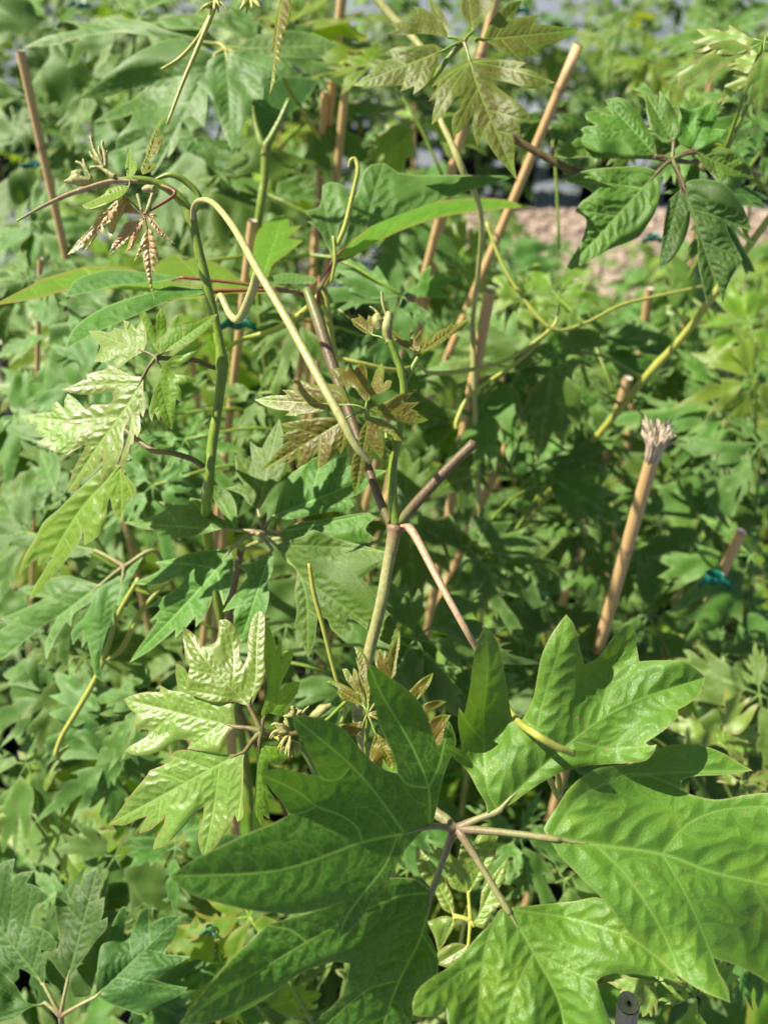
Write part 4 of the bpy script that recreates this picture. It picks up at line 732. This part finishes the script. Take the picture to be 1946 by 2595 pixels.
# ------------------------------------------------------------------ leaf shapes for the other plants, cut from the traced outlines
def canon(s, flip=False):
    q = parse(s); b = np.array(q[0][:2]); a = np.array([t[:2] for t in q if t[2] == 'A'][0]); v = a-b; L2 = v@v; o = []
    for x, y, k in q:
        d = np.array([x, y])-b; u = (d@v)/L2; w = (v[0]*d[1]-v[1]*d[0])/L2
        o.append((u, -w if flip else w, k))
    return o
SRC = [mid[1][0], mid[3][0], glossy[3], blur[0][0], blow[1][0], lime1[2], leftlow[0][0], midM[0][0], dark[6][0]]
CAN = [canon(s, f) for s in SRC for f in (False, True)]
def flat_leaflet(ci, res, seed, minor, **rel):
    g = leaflet_geo(CAN[ci], None, res, seed, minor=minor, vw=1.1, ores=.018); h = relief(g, **rel)
    return g, np.c_[g['p'][:, 0], g['p'][:, 1]*.84, h]
def leaf_template(seed, res=.045, minor=False):
    """whole palmate leaf (unit = terminal leaflet length) with petiolules; stalk attachment at the origin, blade spreading along +x"""
    r = random.Random(seed); V, F, A, B, T = [], [], [], [], []; droop = r.uniform(.06, .26)
    for ang, ln in ((0, 1), (58, .82), (-58, .82), (122, .6), (-122, .6)):
        ang = math.radians(ang+r.uniform(-9, 9)); ln *= r.uniform(.88, 1.1)
        g, p = flat_leaflet(r.randrange(len(CAN)), res, seed*10+int(ang*5), minor, fold=r.uniform(.04, .16), quilt=.016, droop=droop, wave=.025)
        p = p*ln+np.array([.16*ln, 0, .0]); roll = r.uniform(-.22, .22); tilt = -r.uniform(0, .2)
        m = Matrix.Rotation(ang, 3, 'Z') @ Matrix.Rotation(-tilt, 3, 'Y') @ Matrix.Rotation(roll, 3, 'X')
        p = p @ np.array(m).T; o = len(V); V += p.tolist(); tr = g['tris']
        a, b, c = (p[i] for i in tr[0]); tr = tr if np.cross(b-a, c-a)[2] > 0 else [t[::-1] for t in tr]
        F += [tuple(i+o for i in t) for t in tr]; A += list(g['vein']*.8); B += list(g['edge']*.6); T += list(g['tip'])
        e = m @ Vector((.18*ln, 0, 0)); v, f, _ = tube_geo([Vector((0, 0, 0)), e*.5, e], [.014, .011, .01], seg=5, sm=1); o = len(V)
        V += [tuple(x) for x in v]; F += [tuple(i+o for i in q) for q in f]; A += [.8]*len(v); B += [0]*len(v); T += [0]*len(v)
    return V, F, dict(vein=A, edge=B, tip=T)
TPL = {}
NT = 9
for i in range(NT):
    V, F, at = leaf_template(100+i, res=.06)
    for mk in ('mature', 'blue', 'lime', 'under', 'gloss', 'bronze'):
        me = mesh_from('leaf', V, F, at); me.materials.append(M[mk]); TPL[(mk, i)] = me
PEDM = {}
def place_leaf(pl, hub, att, size, xdir, n, mk, rnd, pmat='gstem', petr=.0011, plen=.3):
    """leaf = stalk mesh with the blade as its child"""
    n = n.normalized(); x = (xdir-n*xdir.dot(n)).normalized(); y = n.cross(x)
    if (hub-att).length > plen: att = hub+(att-hub)*(plen/(hub-att).length)
    m = hub-att; mp = att+m*.5+Vector((0, 0, m.length*.12))
    v, f, a = tube_geo([att, mp, hub], [petr*1.2, petr, petr*.9], seg=5, sm=3)
    lo = link('leaf', mesh_from('leaf', v, f, {'tip': a}), M[pmat], pl)
    b = bpy.data.objects.new('leaf_blade', TPL[(mk, rnd.randrange(NT))]); C.objects.link(b)
    b.parent = lo; b.matrix_world = Matrix(((x.x*size, y.x*size, n.x*size, hub.x), (x.y*size, y.y*size, n.y*size, hub.y), (x.z*size, y.z*size, n.z*size, hub.z), (0, 0, 0, 1)))
    return lo
def depth_px(p):
    v = p-CAM; d = v.dot(FWD)
    if d <= 0: return d, 0, 0
    return d, v.dot(RT)/d*FPX+W/2, -v.dot(UPV)/d*FPX+H/2
def grow(label, x, y, top, nleaf, size, rnd, grp, mats, dmin=.5, cane_too=True, z0=.35, clear=None):
    pl = empty('vine_plant', (x, y, 0), label, 'vine', grp); lean = Vector((rnd.uniform(-.12, .12), rnd.uniform(-.1, .1), 1))
    pts = [Vector((x, y, .27))+lean*(top-.27)*t+Vector((rnd.uniform(-.012, .012), rnd.uniform(-.012, .012), 0)) for t in (0, .2, .4, .6, .8, 1)]
    tube('stem', tube_geo(pts, [.004, .0035, .003, .003, .0025, .0015], seg=6, sm=3), 'bstem', pl); cnt = 0
    for i in range(nleaf):
        t = (i+rnd.random())/nleaf; zt = z0+(top+.04-z0)*t; k = (min(zt, top)-.27)/(top-.27)*5; i0 = min(int(k), 4); att = pts[i0].lerp(pts[i0+1], k-i0)
        az = rnd.uniform(0, 6.28); out = Vector((math.cos(az), math.sin(az), 0)); hub = att+out*rnd.uniform(.05, .12)+Vector((0, 0, rnd.uniform(.0, .05)))
        d, px, py = depth_px(hub)
        if d < dmin or not (-350 < px < W+350 and -400 < py < H+400): continue
        if clear and clear(px, py, d): continue
        n = (Vector((0, 0, 1))+out*rnd.uniform(.0, .6)+Vector((rnd.gauss(-.15, .22), rnd.gauss(-.3, .25), 0)))
        u = rnd.random(); mk = mats[min(int(u*len(mats)), len(mats)-1)]
        if t > .9 and rnd.random() < .4: mk = 'lime'
        place_leaf(pl, hub, att, size*rnd.uniform(.7, 1.15)*(1-.35*max(0, t-.7)/.3), out, n, mk, rnd); cnt += 1
    pot(x, y)
    return pl, pts
rnd = random.Random(21); STEMS = []
side_w = lambda x: 'left' if x < -.15 else ('right' if x > .15 else 'centre')
# pixels where the photo shows open ground: keep far plants off them
CLN = [(1249, 97, 1040, 640, .9), (1058, 628, 985, 1025, .8), (742, -30, 712, 300, 1.0), (1408, 990, 1290, 1410, .7), (546, 478, 490, 1040, .72), (1076, -20, 932, 590, .85), (45, 112, 148, 575, .75), (1560, 610, 1130, 1140, .72), (1620, 1247, 1480, 1247, .62)]
def clear(px, py, d):
    X, Y = px/1.173, py/1.173
    for ax, ay, bx, by, dd in CLN:
        if d < dd:
            t = min(1, max(0, ((X-ax)*(bx-ax)+(Y-ay)*(by-ay))/((bx-ax)**2+(by-ay)**2)))
            if math.hypot(X-ax-t*(bx-ax), Y-ay-t*(by-ay)) < 42: return True
    if 1130 < X < 1600 and 470 < Y < 640 and d > .6: return rnd.random() < .72
    if 1100 < X < 1360 and -60 < Y < 100: return rnd.random() < .4
    if 1180 < X < 1420 and 800 < Y < 1000 and d < .7: return True
    if X < 110 and 270 < Y < 450: return rnd.random() < .6
    if 690 < X < 1000 and 60 < Y < 400: return rnd.random() < .4
    return False
nb = 0
for row, y in enumerate([.08, .30, .52, .74, .96, 1.20, 1.46, 1.75, 2.15, 2.6]):
    hw = .34+.50*max(.3, y)
    nx = int(2*hw/.21)
    for i in range(nx+1):
        x = -hw+2*hw*i/nx+rnd.uniform(-.04, .04)
        topz = rnd.choice((rnd.uniform(.5, .75), rnd.uniform(.8, 1.05)))
        if y < .6: topz = rnd.uniform(.5, .82)
        if y > 1.3: topz = rnd.uniform(.72, 1.05)
        if x > .1 and y > .9: topz = rnd.uniform(.55, .85)
        if x > .1 and y > 1.6: topz = rnd.uniform(.45, .62)
        rn = ('nearest', 'second', 'third', 'fourth', 'fifth', 'sixth', 'seventh', 'eighth', 'ninth', 'back')[row]
        pl, pts = grow(f'out of focus green vine in the {rn} row, plant {i+1} from the left', x, y, topz, 12 if y < 1.3 else 13, .135, rnd, 'blurred vines filling the nursery bed', ['mature', 'blue', 'mature', 'blue', 'mature', 'under'], dmin=.58 if y < .6 else .66, clear=clear)
        STEMS.append((pl, pts)); nb += 1
        if rnd.random() < .35 and y > .7:
            a = Vector((x+.02, y, 0.02)); b = Vector((x+rnd.uniform(-.05, .06), y+rnd.uniform(-.04, .04), topz+rnd.uniform(-.05, .1)))
            d, px, py = depth_px(b)
            v, f, at, *_ = cane_geo(b, a, .0042, 8); o = link('bamboo_cane', mesh_from('bamboo_cane', v, f, {'tip': at}), M['cane'])
            tag(o, f'blurred thin bamboo cane staking plant {i+1} of the {rn} row', 'bamboo cane', 'blurred canes in the bed')
for k, y in enumerate([5.1, 5.8, 6.7, 7.9, 9.6]):
    for i in range(14 if k > 1 else 22):
        x = (-5.2+i*.78 if k > 1 else -4.4+i*.40)+rnd.uniform(-.15, .15)
        if rnd.random() < .12: continue
        grow(f'far vine beyond the path, row {k+1} back, number {i+1} from the left', x, y, rnd.uniform(.85, 1.25)+(.12 if y > 7 else 0), 24, .21, rnd, 'far vines beyond the path', ['mature', 'blue', 'lime', 'mature'], clear=clear, z0=.1)

# ------------------------------------------------------------------ mid-distance leaves placed where the photo shows them
MID = [ # x, y (displayed px, hub), depth, leaf size (displayed px of the terminal leaflet), direction in the picture (deg, 0 = right, 90 = down), facing, material
 (1195, 765, .56, 230, 165, (0, 45), 'mature'), (1090, 790, .57, 200, 120, (0, 45), 'mature'), (1270, 750, .70, 190, 20, (5, 40), 'mature'),
 (1010, 1180, .55, 165, 60, (5, 35), 'blue'), (1085, 1190, .56, 150, 20, (5, 40), 'mature'), (1200, 640, .66, 120, -60, (0, 40), 'lime'), (1130, 650, .66, 120, 170, (0, 40), 'lime'),
 (1560, 1000, .70, 200, 180, (0, 40), 'mature'), (1640, 960, .66, 190, 120, (0, 40), 'blue'), (1330, 1020, .72, 160, 150, (0, 40), 'mature'), (1240, 1120, .66, 150, 60, (0, 35), 'mature'), (1330, 1180, .70, 140, 20, (0, 35), 'blue'),
 (1500, 760, .72, 180, 150, (0, 38), 'blue'), (1440, 850, .74, 170, 200, (0, 38), 'mature'), (1620, 700, .7, 150, 200, (0, 45), 'lime'), (1630, 820, .66, 150, 160, (0, 45), 'lime'),
 (1560, 1600, .50, 105, -70, (0, 30), 'gloss'), (1600, 1690, .5, 80, -20, (0, 30), 'gloss'), (1590, 1300, .62, 150, 90, (0, 30), 'blue'), (1480, 1250, .7, 140, 200, (0, 30), 'mature'), (1560, 1420, .6, 150, 30, (0, 30), 'blue'), (1450, 1560, .6, 140, 160, (0, 30), 'mature'),
 (900, 1380, .46, 230, 10, (5, 40), 'blue'), (960, 1440, .47, 200, 60, (5, 35), 'blue'), (800, 1480, .5, 180, 180, (0, 30), 'blue'), (870, 640, .50, 180, 175, (0, 40), 'blue'), (640, 690, .56, 150, 110, (0, 35), 'mature'),
 (240, 1560, .50, 190, 160, (-5, 35), 'blue'), (330, 1500, .48, 160, 120, (-5, 35), 'mature'), (120, 1500, .54, 180, 150, (0, 35), 'blue'), (60, 1650, .55, 170, 120, (0, 35), 'mature'), (250, 1640, .5, 180, 140, (0, 35), 'blue'), (60, 1750, .55, 180, -90, (0, 35), 'lime'), (140, 1790, .56, 160, 20, (0, 35), 'lime'),
 (250, 1850, .5, 190, 60, (0, 30), 'blue'), (380, 1830, .48, 160, 30, (0, 30), 'blue'), (330, 1960, .5, 170, 150, (0, 30), 'blue'), (540, 1980, .46, 150, 170, (0, 30), 'under'), (480, 2080, .46, 150, 120, (0, 30), 'under'), (560, 2180, .5, 140, 60, (0, 30), 'lime'),
 (60, 1150, .50, 190, 170, (-5, 35), 'blue'), (180, 1250, .50, 150, 100, (-5, 35), 'blue'), (130, 1080, .52, 170, -60, (-5, 35), 'blue'), (90, 1010, .56, 150, 170, (0, 35), 'mature'),
 (330, 1050, .52, 170, 90, (0, 35), 'blue'), (400, 950, .54, 150, 60, (0, 35), 'mature'), (560, 850, .56, 170, 60, (0, 35), 'mature'), (620, 960, .56, 170, 90, (0, 35), 'blue'), (200, 820, .52, 150, 160, (0, 40), 'blue'), (120, 720, .56, 170, 100, (0, 40), 'mature'), (60, 600, .6, 170, 120, (0, 40), 'mature'), (250, 690, .54, 180, 170, (0, 40), 'blue'), (80, 480, .64, 160, 60, (0, 40), 'mature'),
 (480, 380, .62, 190, 60, (0, 38), 'mature'), (580, 420, .62, 170, 120, (0, 38), 'mature'), (680, 250, .7, 170, -20, (0, 38), 'blue'), (300, 40, .66, 230, 10, (0, 30), 'mature'), (120, 60, .7, 180, 170, (0, 30), 'mature'), (620, 60, .66, 200, 0, (0, 30), 'under'), (60, 210, .74, 150, 150, (0, 35), 'blue'), (200, 180, .7, 150, 60, (0, 35), 'mature'),
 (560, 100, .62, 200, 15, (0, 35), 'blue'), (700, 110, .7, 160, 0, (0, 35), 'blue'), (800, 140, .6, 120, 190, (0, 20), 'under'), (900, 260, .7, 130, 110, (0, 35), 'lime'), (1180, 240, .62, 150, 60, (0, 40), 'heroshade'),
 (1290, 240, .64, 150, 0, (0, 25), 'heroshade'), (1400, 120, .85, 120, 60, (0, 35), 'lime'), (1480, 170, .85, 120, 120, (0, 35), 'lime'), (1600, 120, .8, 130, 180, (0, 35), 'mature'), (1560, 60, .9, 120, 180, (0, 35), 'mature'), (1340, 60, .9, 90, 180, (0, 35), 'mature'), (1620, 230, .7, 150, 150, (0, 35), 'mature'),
 (1650, 90, .40, 150, 160, (-30, 40), 'gloss'), (1660, 150, .42, 110, 175, (-30, 40), 'gloss'), (1640, 330, .6, 120, 180, (0, 35), 'blue'), (1480, 620, .8, 120, 120, (0, 35), 'mature'), (1000, 560, .8, 130, 160, (0, 35), 'lime'), (880, 570, .75, 120, 60, (0, 35), 'mature'),
 (1250, 1450, .6, 150, 60, (0, 30), 'mature'), (1180, 1290, .62, 140, 160, (0, 30), 'blue'), (1420, 2120, .36, 120, -120, (0, 30), 'gloss'), (1500, 2150, .38, 130, -60, (0, 30), 'lime'), (1620, 2060, .42, 130, 60, (0, 30), 'blue'), (850, 1780, .5, 170, 60, (0, 30), 'blue'), (1120, 1800, .5, 170, 80, (0, 30), 'mature'), (1220, 1900, .5, 150, 100, (0, 30), 'mature'),
 (740, 2050, .5, 150, 80, (0, 30), 'mature'), (820, 2150, .52, 130, 60, (0, 30), 'lime'), (880, 1880, .5, 120, 150, (0, 30), 'lime'),
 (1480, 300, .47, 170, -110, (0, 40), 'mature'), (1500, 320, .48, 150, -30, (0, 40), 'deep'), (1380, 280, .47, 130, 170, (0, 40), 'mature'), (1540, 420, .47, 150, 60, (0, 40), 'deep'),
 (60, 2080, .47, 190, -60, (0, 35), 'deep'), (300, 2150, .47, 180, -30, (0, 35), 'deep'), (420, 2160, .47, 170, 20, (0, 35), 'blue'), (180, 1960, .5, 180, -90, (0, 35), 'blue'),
 (700, 1250, .52, 220, 60, (0, 38), 'blue'), (620, 1350, .52, 220, 150, (0, 38), 'blue'), (880, 1100, .55, 220, 30, (0, 40), 'mature'), (1000, 900, .6, 200, 90, (0, 40), 'blue'), (760, 900, .58, 220, -30, (0, 40), 'blue'), (350, 900, .56, 200, 180, (0, 40), 'mature'), (30, 900, .58, 220, 60, (0, 38), 'mature'), (200, 1000, .56, 210, -150, (0, 38), 'blue'),
 (60, 1380, .55, 220, 90, (0, 35), 'blue'), (180, 1420, .53, 220, 60, (0, 35), 'mature'), (1150, 1010, .62, 220, -20, (0, 38), 'mature'), (1540, 1130, .66, 220, 150, (0, 38), 'blue'), (1620, 1200, .62, 210, 120, (0, 35), 'mature'), (1400, 1330, .62, 220, 60, (0, 33), 'blue'), (1200, 1380, .60, 220, 10, (0, 33), 'deep'), (1350, 1560, .56, 220, 30, (0, 30), 'deep'), (1640, 1500, .56, 200, 150, (0, 30), 'mature'),
 (1580, 880, .68, 230, 190, (0, 38), 'mature'), (1250, 860, .64, 220, 100, (0, 38), 'mature'), (1450, 700, .76, 220, 40, (0, 40), 'mature'), (860, 450, .7, 220, 90, (0, 38), 'blue'), (420, 300, .66, 200, 120, (0, 38), 'blue'), (420, 560, .64, 220, 60, (0, 38), 'mature'), (60, 330, .75, 220, 120, (0, 38), 'blue'), (100, 880, .6, 220, 160, (0, 38), 'blue')]
for i in range(NT):
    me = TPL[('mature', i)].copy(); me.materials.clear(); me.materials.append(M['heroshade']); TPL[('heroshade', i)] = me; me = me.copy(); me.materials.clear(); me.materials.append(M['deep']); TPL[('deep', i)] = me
def fs(pl, *q): STEMS.append((pl, [P(x*1.173, y*1.173, d) for x, y, d in q]))
fs(pr_, (1680, 445, .50), (1560, 610, .52), (1480, 720, .55), (1390, 820, .58), (1300, 930, .62), (1200, 1050, .66)); fs(pr_, (1640, 380, .47), (1620, 370, .47), (1600, 360, .46), (1560, 345, .45), (1520, 348, .45), (1500, 350, .45))
fs(pt, (850, 40, .46), (930, 130, .455), (950, 250, .45), (1000, 370, .45), (1040, 480, .47), (1020, 700, .53)); fs(pu, (575, 310, .52), (572, 380, .525), (560, 470, .53), (555, 520, .54), (552, 540, .545), (550, 560, .55))
fs(pk, (520, 1190, .47), (500, 1300, .49), (490, 1350, .50), (485, 1400, .51), (482, 1430, .515), (480, 1450, .52)); fs(pt, (1060, 270, .45), (1110, 300, .45), (1180, 340, .452), (1250, 372, .455), (1320, 385, .46), (1400, 400, .47))
fgp = [pa, pb, pc, pk, pt, pr_, pl_, pu, ps, pw]
for (x, y, d, s, a, nn, mk) in MID:
    hub = P(x*1.173, y*1.173, d); sz = s*1.173/FPX*d; a = math.radians(a)
    xd = RT*math.cos(a)-UPV*math.sin(a); best = None
    for pl, pts in STEMS:
        for i in range(5):
            for t in (0, .5):
                q = pts[i].lerp(pts[i+1], t); l = (q-hub).length+max(0, q.z-hub.z+.02)*3+ (0.3 if depth_px(q)[0] < d else 0)
                if best is None or l < best[0]: best = (l, pl, q)
    place_leaf(best[1], hub, best[2], sz, xd, nrm(*nn)+Vector((rnd.gauss(0, .12), rnd.gauss(0, .12), 0)), mk, rnd, petr=.0012, plen=.11)
